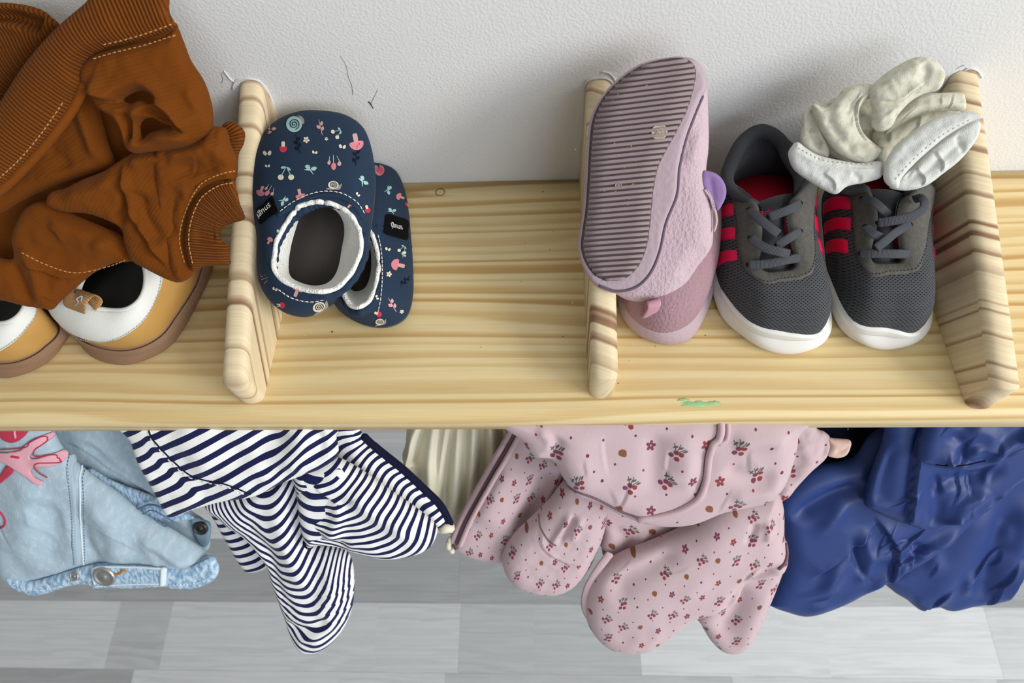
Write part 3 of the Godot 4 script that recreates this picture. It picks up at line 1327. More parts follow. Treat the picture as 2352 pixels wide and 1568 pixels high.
# Small sprigs, blossoms, seeds and dots scattered on pale mauve. One repeat is 7 cm.
func floral_tex() -> ImageTexture:
	var p := Paint.new(640, 640, Color(0.775, 0.685, 0.705))
	var rng := RandomNumberGenerator.new()
	rng.seed = 77
	var red := Color(0.54, 0.25, 0.26)
	var wine := Color(0.47, 0.25, 0.34)
	var rust := Color(0.52, 0.33, 0.24)
	var green := Color(0.36, 0.36, 0.33)
	var dark := Color(0.42, 0.22, 0.28)
	for j in 6:
		for i in 6:
			var x := (i + (0.5 if j % 2 else 0.0)) * 106.7 + rng.randf_range(-14, 14)
			var y := j * 106.7 + rng.randf_range(-14, 14)
			var kind := (i * 2 + j * 3 + rng.randi() % 2) % 6
			var a := rng.randf_range(-0.6, 0.6)
			if kind == 0 or kind == 3:
				# sprig: stems, leaves, three small heads
				for q in [[-16, 28, 0, -2], [4, 32, 2, 0], [24, 24, 4, -2]]:
					var e := Vector2(q[0], q[1]).rotated(a)
					p.line([x, y, x + e.x, y + e.y], 3.0, green)
					var l := Vector2(q[0] * 0.9 + 5, q[1] * 0.7).rotated(a)
					p.ellipse(x + l.x, y + l.y, 9.0, 3.6, a + 0.6, green)
				for q in [[-14, -12], [8, -18], [17, 2], [-1, 2]]:
					var e := Vector2(q[0], q[1]).rotated(a)
					p.ellipse(x + e.x, y + e.y, 9.5, 7.5, a, wine if q[0] < 0 else red)
			elif kind == 1 or kind == 4:
				for k in 5:
					var e := Vector2(10.5, 0).rotated(a + TAU * k / 5.0)
					p.ellipse(x + e.x, y + e.y, 8.0, 5.6, a + TAU * k / 5.0, red if kind == 1 else wine)
			elif kind == 2:
				p.ellipse(x, y, 15.0, 12.0, a, rust)
				p.ellipse(x + 6, y - 7, 9, 7, a, rust)
			else:
				p.ellipse(x, y, 6.0, 6.0, 0, dark)
			p.ellipse(x + 52 + rng.randf_range(-8, 8), y + 50 + rng.randf_range(-8, 8), 4.2, 4.2, 0, dark if rng.randf() < 0.6 else red)
	return p.tex()

# ---------------------------------------------------------------- the clothes that hang under the shelf

const N_HANG := Vector3(0, 0.643, 0.766)

func hang(out: float) -> Vector3:
	return Vector3(0, -0.022, 0.152) + N_HANG * out

func stripes(sh: Sheet, a: Vector2, b: Vector2, c: Vector2):
	var d := (sh.uv(b) - sh.uv(a)).normalized()
	sh.tex_angle = d.angle()
	var per := absf(d.cross(sh.uv(c) - sh.uv(a)))
	sh.tex_scale = Vector2(20, 1.0 / per)

func stripes_along(sh: Sheet, line: Array, period_px: float, bow: float):
	sh.spine = sh.uvs(spline2(pv(line), 5, false))
	var whole := 0.0
	var px := 0.0
	for i in range(0, line.size() - 3, 2):
		px += Vector2(line[i], line[i + 1]).distance_to(Vector2(line[i + 2], line[i + 3]))
	for i in sh.spine.size() - 1:
		whole += sh.spine[i].distance_to(sh.spine[i + 1])
	sh.bow = bow
	sh.tex_scale = Vector2(20, px / whole / period_px)

func build_denim():
	var t := thing("denim_jacket", "pale denim jacket with buttoned waistband tab and pink applique, hanging at far left", "jacket", Vector3(-0.25, -0.2, 0.2))
	var sh := sheet(hang(-0.016), N_HANG, [-30, 940, 330, 940, 360, 1060, 410, 1150, 470, 1195, 482, 1230, 478, 1262, 440, 1262, 360, 1220, 240, 1160, 100, 1080, -30, 1000], 5.0)
	sh.soft(30).puff(30, 18).fold([130, 1010, 190, 1015, 260, 1060, 340, 1110, 420, 1180], 20, 14, "lip").fold([150, 980, 230, 1000, 330, 1080], 18, 12).fold([240, 1080, 330, 1140, 380, 1190], 14, -9).noise(110, 5, 3)
	sh.tex_scale = Vector2(22, 22)
	part("back_panel", sh.mesh(), M.denim, t)
	sh = sheet(hang(-0.006), N_HANG, [205, 1075, 260, 1105, 340, 1135, 400, 1165, 442, 1185, 440, 1192, 400, 1196, 330, 1190, 270, 1160, 210, 1105], 4.0)
	sh.puff(12, 8)
	sh.tex_scale = Vector2(30, 30)
	part("pocket_flap", sh.mesh(), M.denim_band, t)
	sh = sheet(hang(-0.010), N_HANG, [438, 1188, 470, 1195, 484, 1205, 482, 1240, 470, 1256, 450, 1235], 4.0)
	sh.puff(10, 7)
	part("snap_tab", sh.mesh(), M.denim_inside, t)
	var c := sh.surf(Vector2(461, 1212))
	part("snap", disc(c, sh.normal_at(c), 0.0052, 0.002), M.snap_metal, t)
	var front := sheet(hang(0.0), N_HANG, [-60, 940, 112, 940, 122, 985, 150, 1035, 205, 1085, 270, 1130, 330, 1180, 400, 1218, 482, 1272, 494, 1286, 440, 1306, 380, 1304, 260, 1296, 200, 1302, 130, 1324, 70, 1338, 20, 1330, -5, 1290, -20, 1200, -60, 1150], 4.0)
	front.soft(40).puff(60, 34)
	front.fold([60, 1040, 90, 1150, 60, 1280], 50, 18).fold([110, 1110, 140, 1200, 130, 1290], 30, -14).fold([220, 1120, 280, 1200, 290, 1280], 34, 16).fold([330, 1200, 400, 1250, 460, 1280], 22, 14).fold([200, 1160, 215, 1230, 250, 1290], 22, -12).noise(130, 6, 5)
	front.tex_scale = Vector2(22, 22)
	creases(front, 9, 8, [20, 1080, 380, 1280], 1.2, 0.8, 130, 14, 5)
	var fp := part("front_panel", front.mesh(), M.denim, t)
	part("felled_seam", seam(front, [158, 1050, 166, 1130, 172, 1210, 176, 1296], 0.0026, -0.4, 0.25), M.denim, fp)
	part("seam_edge", seam(front, [182, 1075, 184, 1130, 186, 1210, 192, 1296], 0.0006, 0.1), M.denim_seam, fp)
	tagged("stitching", joined([stitches(front, [152, 1045, 160, 1130, 166, 1210, 170, 1300], 0.0003, 0.0014, 0.0009), stitches(front, [188, 1085, 192, 1150, 194, 1300], 0.0003, 0.0014, 0.0009)]), M.denim_dark_thread, fp)
	part("stitching", joined([seam(front, [318, 1168, 345, 1158, 372, 1165, 392, 1178], 0.0007), seam(front, [330, 1180, 352, 1172, 400, 1198], 0.0005), seam(front, [350, 1200, 375, 1215, 390, 1200], 0.0004)]), M.denim_dark_thread, fp)
	var band := sheet(hang(0.006), N_HANG, [18, 1318, 70, 1330, 130, 1315, 200, 1294, 260, 1287, 330, 1292, 380, 1298, 430, 1298, 480, 1276, 498, 1290, 503, 1310, 490, 1332, 455, 1347, 415, 1350, 376, 1344, 300, 1348, 215, 1342, 190, 1338, 150, 1346, 105, 1362, 70, 1362, 40, 1350, 22, 1335], 3.0)
	band.puff(16, 14).fold([60, 1340, 200, 1318, 380, 1322, 480, 1305], 14, 5).noise(40, 2.5, 9, 0.5)
	band.tex_scale = Vector2(16, 26)
	var bp := part("waistband", band.mesh(), M.denim_band, t)
	part("band_seam", seam(band, [20, 1322, 70, 1334, 130, 1319, 200, 1298, 260, 1291, 330, 1296, 380, 1302, 430, 1302, 478, 1282], 0.0004), M.denim_dark_thread, bp)
	tagged("stitching", stitches(band, [30, 1340, 70, 1353, 110, 1353, 190, 1331, 300, 1340, 415, 1342, 470, 1332, 494, 1308], 0.00032, 0.0015, 0.0009), M.denim_seam, bp)
	var tab := sheet(hang(0.0105), N_HANG, [216, 1302, 232, 1298, 300, 1299, 374, 1303, 379, 1310, 377, 1338, 370, 1344, 300, 1344, 224, 1350, 213, 1346, 212, 1320], 3.0, 3)
	tab.puff(7, 6)
	tab.tex_scale = Vector2(30, 30)
	var tp := part("tab", tab.mesh(), M.denim_band, t)
	part("tab_edge", joined([seam(tab, [218, 1340, 214, 1320, 222, 1303, 300, 1302, 372, 1306], 0.0007), seam(tab, [376, 1306, 374, 1342], 0.0022, 0.2, 0.5), seam(tab, [220, 1345, 300, 1341, 372, 1340], 0.0006)]), M.denim_seam, tp)
	part("buttonhole", seam(tab, [266, 1318, 276, 1316, 284, 1308, 289, 1310], 0.0008), M.orange_thread, tp)
	c = tab.surf(Vector2(241, 1322))
	part("button", disc(c, tab.normal_at(c), 0.0078, 0.0026), M.button_metal, t)
	c = band.surf(Vector2(172, 1322))
	part("rivet", disc(c, band.normal_at(c), 0.0034, 0.0016), M.button_metal, t)
	# the applique
	var hand := sheet(hang(0.006), N_HANG, [-40, 1030, 0, 1031, 55, 1026, 70, 1012, 95, 1000, 112, 1000, 114, 1010, 98, 1022, 82, 1033, 78, 1044, 90, 1046, 120, 1041, 142, 1043, 146, 1055, 138, 1064, 110, 1065, 88, 1066, 80, 1072, 92, 1085, 111, 1095, 110, 1101, 98, 1100, 70, 1082, 40, 1066, 10, 1052, -40, 1040], 3.0, 4)
	lie(hand, front, 0.0012)
	hand.puff(4, 3)
	part("applique", hand.mesh(), M.applique_pink, t)
	part("applique_edge", joined([seam(hand, [-10, 1033, 55, 1028, 70, 1015, 95, 1003, 111, 1003, 111, 1009, 96, 1021, 80, 1032, 77, 1045, 92, 1048, 120, 1044, 141, 1047, 143, 1056, 136, 1062, 110, 1063, 86, 1064, 79, 1073, 92, 1087, 108, 1096], 0.0004), seam(hand, [28, 1048, 42, 1050], 0.0008)]), M.applique_red, t)
	for q in [[-2, 950, 40, 945, 74, 955, 75, 980, 60, 1000, 38, 1008, 15, 998, 3, 975], [-30, 1130, -10, 1106, 10, 1085, 25, 1062, 40, 1068, 42, 1076, 20, 1095, -5, 1115]]:
		var s2 := sheet(hang(0.006), N_HANG, q, 3.0, 4)
		lie(s2, front, 0.001)
		s2.puff(4, 3)
		part("applique", s2.mesh(), M.applique_red, t)
		if q[0] == -2:
			part("applique_line", joined([seam(s2, [5, 985, 18, 978, 26, 965, 28, 955], 0.0006), seam(s2, [36, 1004, 34, 990, 42, 975, 60, 962], 0.0006)]), M.applique_pink, t)
	part("applique_edge", seam(front, [-10, 1168, 4, 1178, 12, 1192, 11, 1205, 2, 1211, -10, 1208], 0.0007), M.applique_red, t)

# Lets a sheet lie on another: its bend follows the other's front.
func lie(top: Sheet, under: Sheet, gap: float):
	for j in top.ny:
		for i in top.nx:
			var w := top.o + top.eu * (top.u0 + i * top.s) + top.ev * (top.v0 + j * top.s)
			var q := w - under.o
			var p := Vector2(q.dot(under.eu), q.dot(under.ev))
			top.b[j * top.nx + i] = under.sample(under.h, p) + under.sample(under.b, p) + gap - (top.o - under.o).dot(under.en)
	top.back = 0.0006

func disc(c: Vector3, n: Vector3, r: float, th: float) -> ArrayMesh:
	var x := n.cross(Vector3.RIGHT).normalized()
	var y := n.cross(x)
	var rows := []
	for q in [[1.0, -0.5], [1.0, 0.35], [0.93, 0.75], [0.82, 0.8], [0.72, 0.5], [0.66, 0.45], [0.3, 0.5], [0.2, 0.75], [0.0, 0.8]]:
		var row := PackedVector3Array()
		for k in 28:
			row.append(c + (x * cos(TAU * k / 28) + y * sin(TAU * k / 28)) * r * q[0] + n * th * q[1])
		rows.append(row)
	return grid_mesh(rows, true)

func build_striped():
	var t := thing("striped_romper", "navy and white striped cotton romper hanging right beside the denim jacket", "clothes", Vector3(-0.1, -0.2, 0.2))
	# back leg, lower leg, wing, middle leg, then the flap in front
	var sh := sheet(hang(-0.02), N_HANG, [470, 1150, 520, 1160, 570, 1215, 605, 1265, 615, 1300, 578, 1312, 555, 1298, 520, 1240, 492, 1190], 4.0)
	sh.puff(30, 20).soft(20)
	stripes_along(sh, [500, 1150, 540, 1220, 590, 1310], 20, 0.3)
	part("leg", sh.mesh(), M.striped_cotton, t)
	sh = sheet(hang(-0.012), N_HANG, [755, 940, 800, 940, 833, 998, 870, 1032, 920, 1072, 970, 1118, 1012, 1160, 1036, 1202, 1030, 1213, 1000, 1206, 950, 1180, 900, 1140, 850, 1110, 800, 1085, 765, 1050], 4.0)
	sh.soft(24).puff(34, 24).fold([790, 1000, 860, 1070, 960, 1170], 26, 12).fold([800, 1060, 880, 1120, 980, 1200], 16, -8)
	stripes_along(sh, [770, 930, 800, 1010, 880, 1085, 960, 1145, 1035, 1215], 19, -0.8)
	sh.fold([820, 1000, 900, 1070, 1000, 1170], 30, 16, "pull")
	var wing := part("wing", sh.mesh(), M.striped_cotton, t)
	part("piping", seam(sh, [836, 1003, 870, 1034, 920, 1074, 968, 1118, 1010, 1160, 1033, 1202], 0.0028, 0.2, 0.8), M.navy_trim, wing)
	part("lining", seam(sh, [985, 1204, 1010, 1212, 1034, 1212], 0.0035, 0.0), M.beige_cotton, wing)
	sh = sheet(hang(-0.006), N_HANG, [470, 1140, 560, 1120, 680, 1080, 705, 1170, 715, 1240, 765, 1252, 800, 1268, 813, 1310, 812, 1380, 796, 1430, 770, 1465, 740, 1486, 712, 1490, 690, 1481, 670, 1455, 655, 1410, 640, 1370, 622, 1320, 612, 1285, 570, 1232, 515, 1190], 4.0)
	sh.soft(34).puff(55, 46)
	sh.fold([640, 1120, 665, 1190, 690, 1260, 720, 1340], 34, 16).fold([690, 1120, 712, 1200, 716, 1250], 16, -16).fold([560, 1170, 620, 1230, 650, 1310, 690, 1400], 18, -10).fold([730, 1250, 770, 1300, 740, 1400], 30, 10).fold([650, 1400, 700, 1420, 770, 1390], 16, -9).fold([690, 1440, 740, 1430, 790, 1400], 12, 8).noise(132, 7, 12)
	stripes_along(sh, [600, 1060, 640, 1180, 690, 1290, 725, 1380, 735, 1500], 21, 1.1)
	sh.fold([600, 1150, 640, 1220, 660, 1320], 22, -12, "pull").fold([700, 1200, 740, 1300, 770, 1400], 26, 10, "pull")
	part("leg", sh.mesh(), M.striped_cotton, t)
	sh = sheet(hang(0.004), N_HANG, [676, 1075, 720, 1060, 770, 1050, 810, 1066, 860, 1098, 905, 1130, 960, 1168, 1000, 1202, 1003, 1228, 985, 1255, 945, 1271, 885, 1277, 830, 1266, 780, 1250, 735, 1246, 708, 1252, 692, 1205, 684, 1140], 4.0)
	sh.soft(30).puff(50, 40)
	sh.fold([720, 1090, 790, 1130, 830, 1110], 14, 12, "lip").fold([800, 1090, 880, 1160, 960, 1220], 36, 14).fold([700, 1200, 760, 1225, 820, 1235], 20, -12).fold([770, 1110, 790, 1160, 760, 1230], 18, 12).noise(110, 6, 14)
	stripes_along(sh, [730, 1030, 800, 1110, 880, 1190, 980, 1290], 19, 0.5)
	sh.fold([800, 1080, 880, 1150, 980, 1210], 30, 14, "pull").fold([700, 1150, 760, 1200, 830, 1250], 30, -10, "pull")
	part("leg", sh.mesh(), M.striped_cotton, t)
	sh = sheet(hang(0.0075), N_HANG, [690, 1078, 730, 1070, 780, 1066, 812, 1090, 822, 1112, 806, 1150, 792, 1176, 782, 1206, 756, 1226, 722, 1240, 702, 1236, 690, 1200, 684, 1140], 4.0)
	sh.soft(20).puff(34, 26).fold([700, 1130, 760, 1120, 810, 1110], 14, 6)
	stripes(sh, Vector2(692, 1120), Vector2(800, 1140), Vector2(692, 1150))
	sh.fold([720, 1060, 730, 1240], 30, 10, "pull")
	part("leg_top", sh.mesh(), M.striped_cotton, t)
	part("knot_hole", seam(sh, [706, 1246, 711, 1250], 0.003, 0.2), M.navy_print, t)
	sh = sheet(hang(0.012), N_HANG, [282, 940, 760, 940, 772, 1000, 778, 1035, 768, 1056, 740, 1074, 690, 1092, 640, 1112, 585, 1138, 510, 1150, 445, 1168, 394, 1185, 372, 1158, 348, 1112, 320, 1062, 302, 1010], 4.0)
	sh.soft(26).puff(40, 24)
	sh.fold([420, 940, 470, 1010, 520, 1080], 50, 12).fold([600, 960, 640, 1020, 620, 1090], 40, -12).fold([680, 960, 700, 1010, 670, 1080], 30, 12).fold([730, 960, 740, 1010, 720, 1060], 16, -9).fold([500, 1110, 600, 1060, 720, 1000], 26, 9).noise(132, 7, 15)
	stripes(sh, Vector2(386, 1039), Vector2(528, 970), Vector2(386, 1073))
	sh.fold([840, 900, 820, 1000, 760, 1120], 130, -70, "pull", 0.0).fold([640, 930, 650, 1010, 610, 1110], 26, 12, "pull").fold([710, 930, 712, 1010, 690, 1090], 22, -12, "pull").fold([340, 960, 372, 1034, 432, 1090, 500, 1140], 14, -8, "pull")
	var flap := part("flap", sh.mesh(), M.striped_cotton, t)
	part("hem_seam", seam(sh, [338, 962, 346, 1000, 372, 1032, 404, 1064, 436, 1090, 470, 1102, 520, 1112, 575, 1134], 0.0005), M.navy_trim, flap)
	tagged("stitching", stitches(sh, [334, 962, 342, 1000, 368, 1034, 400, 1068, 432, 1094, 470, 1107, 520, 1117, 570, 1139], 0.0004, 0.0024, 0.0018), M.white_thread, flap)
	sh = sheet(hang(-0.004), N_HANG, [284, 940, 315, 940, 330, 1000, 352, 1060, 372, 1120, 352, 1110, 318, 1050, 296, 990], 4.0)
	sh.puff(14, 8)
	stripes(sh, Vector2(290, 985), Vector2(330, 968), Vector2(310, 1003))
	part("facing", sh.mesh(), M.striped_cotton, t)

func build_beige():
	var t := thing("beige_cloth", "plain beige cotton garment gathered in vertical folds, behind the striped romper", "clothes", Vector3(-0.03, -0.2, 0.17))
	var sh := sheet(hang(-0.045), N_HANG, [950, 930, 1230, 930, 1205, 1040, 1165, 1120, 1110, 1190, 1062, 1222, 1020, 1205, 985, 1170, 945, 1110, 924, 1050, 934, 990], 4.0)
	sh.soft(16).puff(20, 16)
	for q in [[975, 940, 950, 1000, 935, 1060, 16], [1005, 940, 992, 1040, 990, 1130, 18], [1030, 940, 1010, 1080, 1005, 1170, 13], [1055, 940, 1052, 1080, 1045, 1210, 20], [1092, 940, 1088, 1060, 1082, 1190, 15], [1125, 940, 1135, 1020, 1128, 1130, 14], [1155, 940, 1170, 1000, 1175, 1080, 14]]:
		sh.fold([q[0], q[1], q[2], q[3], q[4], q[5]], q[6], 30, "ridge", 0.03)
		sh.fold([q[0] + 17, q[1], q[2] + 17, q[3], q[4] + 15, q[5]], 9, -22, "ridge", 0.03)
	part("gathers", sh.mesh(), M.beige_cotton, t)

func floral(sh: Sheet, ang := 0.0, stretch := 1.0):
	sh.tex_scale = Vector2(9.6, 9.6 * stretch)
	sh.tex_angle = ang

# the same print on a sleeve that falls away steeply
func floral_steep(sh: Sheet, ang: float, narrow: float):
	sh.tex_scale = Vector2(9.6 * narrow, 10.0)
	sh.tex_angle = ang

func build_pink():
	var t := thing("floral_jacket", "pale mauve jacket printed with tiny flowers, hanging right of the beige cloth", "jacket", Vector3(0.07, -0.2, 0.2))
	# the sleeve behind, upper right, with its tape loop
	var sh := sheet(hang(-0.012), N_HANG, [1780, 940, 1858, 940, 1872, 972, 1892, 990, 1906, 1003, 1905, 1030, 1893, 1052, 1862, 1080, 1832, 1112, 1806, 1142, 1780, 1140, 1780, 1040], 4.0)
	sh.soft(20).puff(30, 22).fold([1880, 985, 1890, 1010, 1878, 1050], 9, -7).fold([1825, 990, 1850, 1040, 1820, 1100], 18, 9).noise(30, 1.6, 3)
	floral(sh, 0.5)
	part("sleeve", sh.mesh(), M.floral_softshell, t)
	sh = sheet(hang(-0.010), N_HANG, [1898, 1006, 1915, 1006, 1934, 1008, 1952, 1010, 1954, 1022, 1944, 1042, 1925, 1050, 1906, 1048, 1896, 1040, 1905, 1022], 3.0)
	sh.soft(8).puff(14, 12).fold([1912, 1030, 1930, 1030, 1950, 1018], 6, -5)
	part("hem_loop", sh.mesh(), M.loop_tape, t)
	# the zipped side, left
	sh = sheet(hang(-0.022), N_HANG, [1190, 940, 1300, 940, 1300, 1050, 1290, 1095, 1268, 1140, 1235, 1200, 1200, 1255, 1170, 1283, 1130, 1286, 1085, 1276, 1048, 1258, 1038, 1242, 1060, 1190, 1104, 1112, 1150, 1030, 1178, 980], 4.0)
	sh.soft(30).puff(44, 34)
	sh.fold([1250, 1050, 1245, 1110, 1190, 1220], 30, -30).fold([1180, 1040, 1150, 1110, 1110, 1200], 40, 14).noise(132, 1.6, 4)
	floral_steep(sh, -0.25, 1.9)
	var side := part("side_panel", sh.mesh(), M.floral_softshell, t)
	part("zip_piping", seam(sh, [1190, 955, 1172, 1000, 1146, 1044, 1104, 1118, 1064, 1190, 1042, 1240], 0.0026, 0.2), M.mauve_piping, side)
	part("zip_piping", seam(sh, [1208, 968, 1190, 1006, 1164, 1052, 1120, 1128, 1082, 1196, 1058, 1250], 0.0019, 0.2), M.mauve_piping, side)
	part("zip", seam(sh, [1200, 960, 1181, 1003, 1155, 1048, 1112, 1123, 1073, 1193, 1050, 1246], 0.0013, 0.1), M.zip_dark, side)
	part("zip_pull", seam(sh, [1041, 1238, 1037, 1248, 1039, 1260], 0.0022, 1.0), M.beige_cotton, side)
	sh = sheet(hang(-0.034), N_HANG, [1210, 1000, 1330, 1030, 1400, 1110, 1400, 1200, 1300, 1240, 1230, 1240, 1176, 1220, 1190, 1100], 5.0)
	sh.puff(20, 10)
	part("inside", sh.mesh(), M.mauve_inside, t)
	sh = sheet(hang(-0.026), N_HANG, [1390, 1150, 1680, 1150, 1680, 1230, 1560, 1290, 1440, 1330, 1396, 1300, 1380, 1240], 5.0)
	sh.puff(20, 10)
	part("inside", sh.mesh(), M.mauve_inside, t)
	# second sleeve
	sh = sheet(hang(-0.010), N_HANG, [1300, 1100, 1350, 1100, 1395, 1150, 1392, 1200, 1375, 1255, 1346, 1312, 1310, 1345, 1270, 1357, 1222, 1352, 1182, 1337, 1159, 1308, 1154, 1272, 1178, 1228, 1225, 1182, 1262, 1145], 4.0)
	sh.soft(30).puff(56, 48)
	sh.fold([1312, 1150, 1285, 1190, 1262, 1225], 8, 12).fold([1335, 1155, 1320, 1190, 1312, 1220], 10, 10).fold([1322, 1150, 1298, 1195, 1280, 1225], 6, -9).fold([1238, 1185, 1250, 1232, 1300, 1262, 1350, 1262, 1378, 1235], 9, 9, "lip").noise(40, 1.6, 6)
	floral_steep(sh, -0.2, 1.9)
	var sl := part("sleeve", sh.mesh(), M.floral_softshell, t)
	part("cuff_seam", seam(sh, [1238, 1182, 1242, 1210, 1258, 1238, 1276, 1252], 0.0005), M.zip_dark, sl)
	# hem between the sleeves
	sh = sheet(hang(-0.016), N_HANG, [1370, 1130, 1600, 1170, 1562, 1200, 1532, 1236, 1485, 1264, 1440, 1277, 1402, 1268, 1376, 1248, 1385, 1210], 4.0)
	sh.soft(24).puff(30, 26).fold([1400, 1190, 1440, 1230, 1450, 1270], 16, -8).fold([1480, 1200, 1470, 1230, 1440, 1265], 14, 7)
	floral(sh, -0.2)
	part("hem", sh.mesh(), M.floral_softshell, t)
	# tape loop at the lower sleeve
	sh = sheet(hang(0.0), N_HANG, [1300, 1300, 1420, 1300, 1420, 1450, 1300, 1450], 5.0, 1)
	part("hanging_tape", seam(sh, [1400, 1272, 1372, 1310, 1350, 1350, 1344, 1385, 1352, 1412, 1364, 1420, 1378, 1390, 1390, 1350, 1402, 1320], 0.0030, 0.0, 0.35), M.mauve_piping, t)
	# lower right fold and the big sleeve over it
	sh = sheet(hang(-0.012), N_HANG, [1640, 1330, 1760, 1260, 1805, 1240, 1802, 1290, 1785, 1340, 1760, 1400, 1733, 1458, 1702, 1489, 1662, 1491, 1632, 1468, 1610, 1432, 1598, 1402], 4.0)
	sh.soft(26).puff(40, 34).fold([1700, 1310, 1680, 1380, 1640, 1440], 24, -14).fold([1760, 1320, 1720, 1400, 1690, 1480], 26, 10)
	floral_steep(sh, -0.35, 1.7)
	part("back_fold", sh.mesh(), M.floral_softshell, t)
	sh = sheet(hang(-0.004), N_HANG, [1660, 1140, 1740, 1120, 1780, 1118, 1798, 1160, 1800, 1225, 1809, 1262, 1800, 1300, 1760, 1316, 1712, 1330, 1690, 1370, 1650, 1396, 1600, 1408, 1555, 1440, 1500, 1478, 1445, 1487, 1392, 1476, 1356, 1440, 1342, 1398, 1346, 1352, 1376, 1303, 1425, 1268, 1500, 1238, 1580, 1200], 4.0)
	sh.soft(36).puff(70, 56)
	sh.fold([1720, 1165, 1715, 1190, 1700, 1220], 10, -10).fold([1745, 1160, 1750, 1190, 1745, 1215], 9, 9).fold([1770, 1160, 1775, 1185, 1780, 1210], 8, -8).fold([1790, 1260, 1730, 1300, 1680, 1350, 1640, 1395], 18, -20).fold([1690, 1180, 1600, 1280, 1480, 1360, 1400, 1420], 60, 12).fold([1560, 1230, 1460, 1290, 1390, 1350], 26, -14).noise(154, 1.6, 8)
	floral_steep(sh, -0.2, 1.5)
	creases(sh, 13, 8, [1400, 1200, 1760, 1440], 2.4, 0.5, 130, 16, 6)
	var big := part("sleeve", sh.mesh(), M.floral_softshell, t)
	part("cuff_edge", seam(sh, [1804, 1250, 1806, 1272, 1800, 1292, 1790, 1304], 0.0012), M.zip_dark, big)
	# the body in front
	sh = sheet(hang(0.014), N_HANG, [1178, 940, 1818, 940, 1832, 1000, 1820, 1062, 1800, 1112, 1768, 1146, 1718, 1160, 1660, 1172, 1600, 1196, 1545, 1204, 1482, 1198, 1425, 1178, 1370, 1150, 1316, 1130, 1290, 1090, 1268, 1052, 1228, 1044, 1200, 1010], 4.0)
	sh.soft(30).puff(60, 40)
	sh.fold([1290, 980, 1270, 1010, 1275, 1050], 18, -12).fold([1330, 960, 1330, 1040, 1350, 1120], 50, 12).fold([1500, 960, 1495, 1050, 1500, 1120], 26, -9).fold([1560, 960, 1570, 1040, 1560, 1110], 34, 12).fold([1608, 1000, 1606, 1060, 1590, 1120], 20, -10).fold([1665, 1000, 1760, 990, 1800, 1010], 24, 14).fold([1650, 1050, 1720, 1080, 1780, 1070], 22, -10).fold([1660, 1120, 1740, 1110, 1800, 1090], 20, 10).fold([1230, 965, 1260, 990, 1255, 1030], 12, 8).noise(176, 1.6, 9)
	floral(sh, 0.05, 0.8)
	creases(sh, 12, 10, [1320, 980, 1780, 1160], 1.5, 0.6, 110, 14, 5)
	var body := part("body", sh.mesh(), M.floral_softshell, t)
	part("piping", seam(sh, [1652, 950, 1656, 985, 1650, 1008, 1636, 1022, 1628, 1056, 1622, 1104, 1604, 1144, 1560, 1172, 1510, 1186, 1470, 1190], 0.0022, 0.3), M.mauve_piping, body)
	part("piping", seam(sh, [1668, 950, 1672, 985, 1668, 1008, 1654, 1018], 0.0014, 0.3), M.mauve_piping, body)
	part("hem_seam", seam(sh, [1296, 1100, 1314, 1122, 1370, 1144, 1425, 1172, 1470, 1188], 0.0008), M.zip_dark, body)
	part("pocket_seam", seam(sh, [1645, 950, 1649, 985, 1644, 1004, 1629, 1018, 1620, 1056, 1615, 1102, 1598, 1140], 0.0007), M.zip_dark, body)

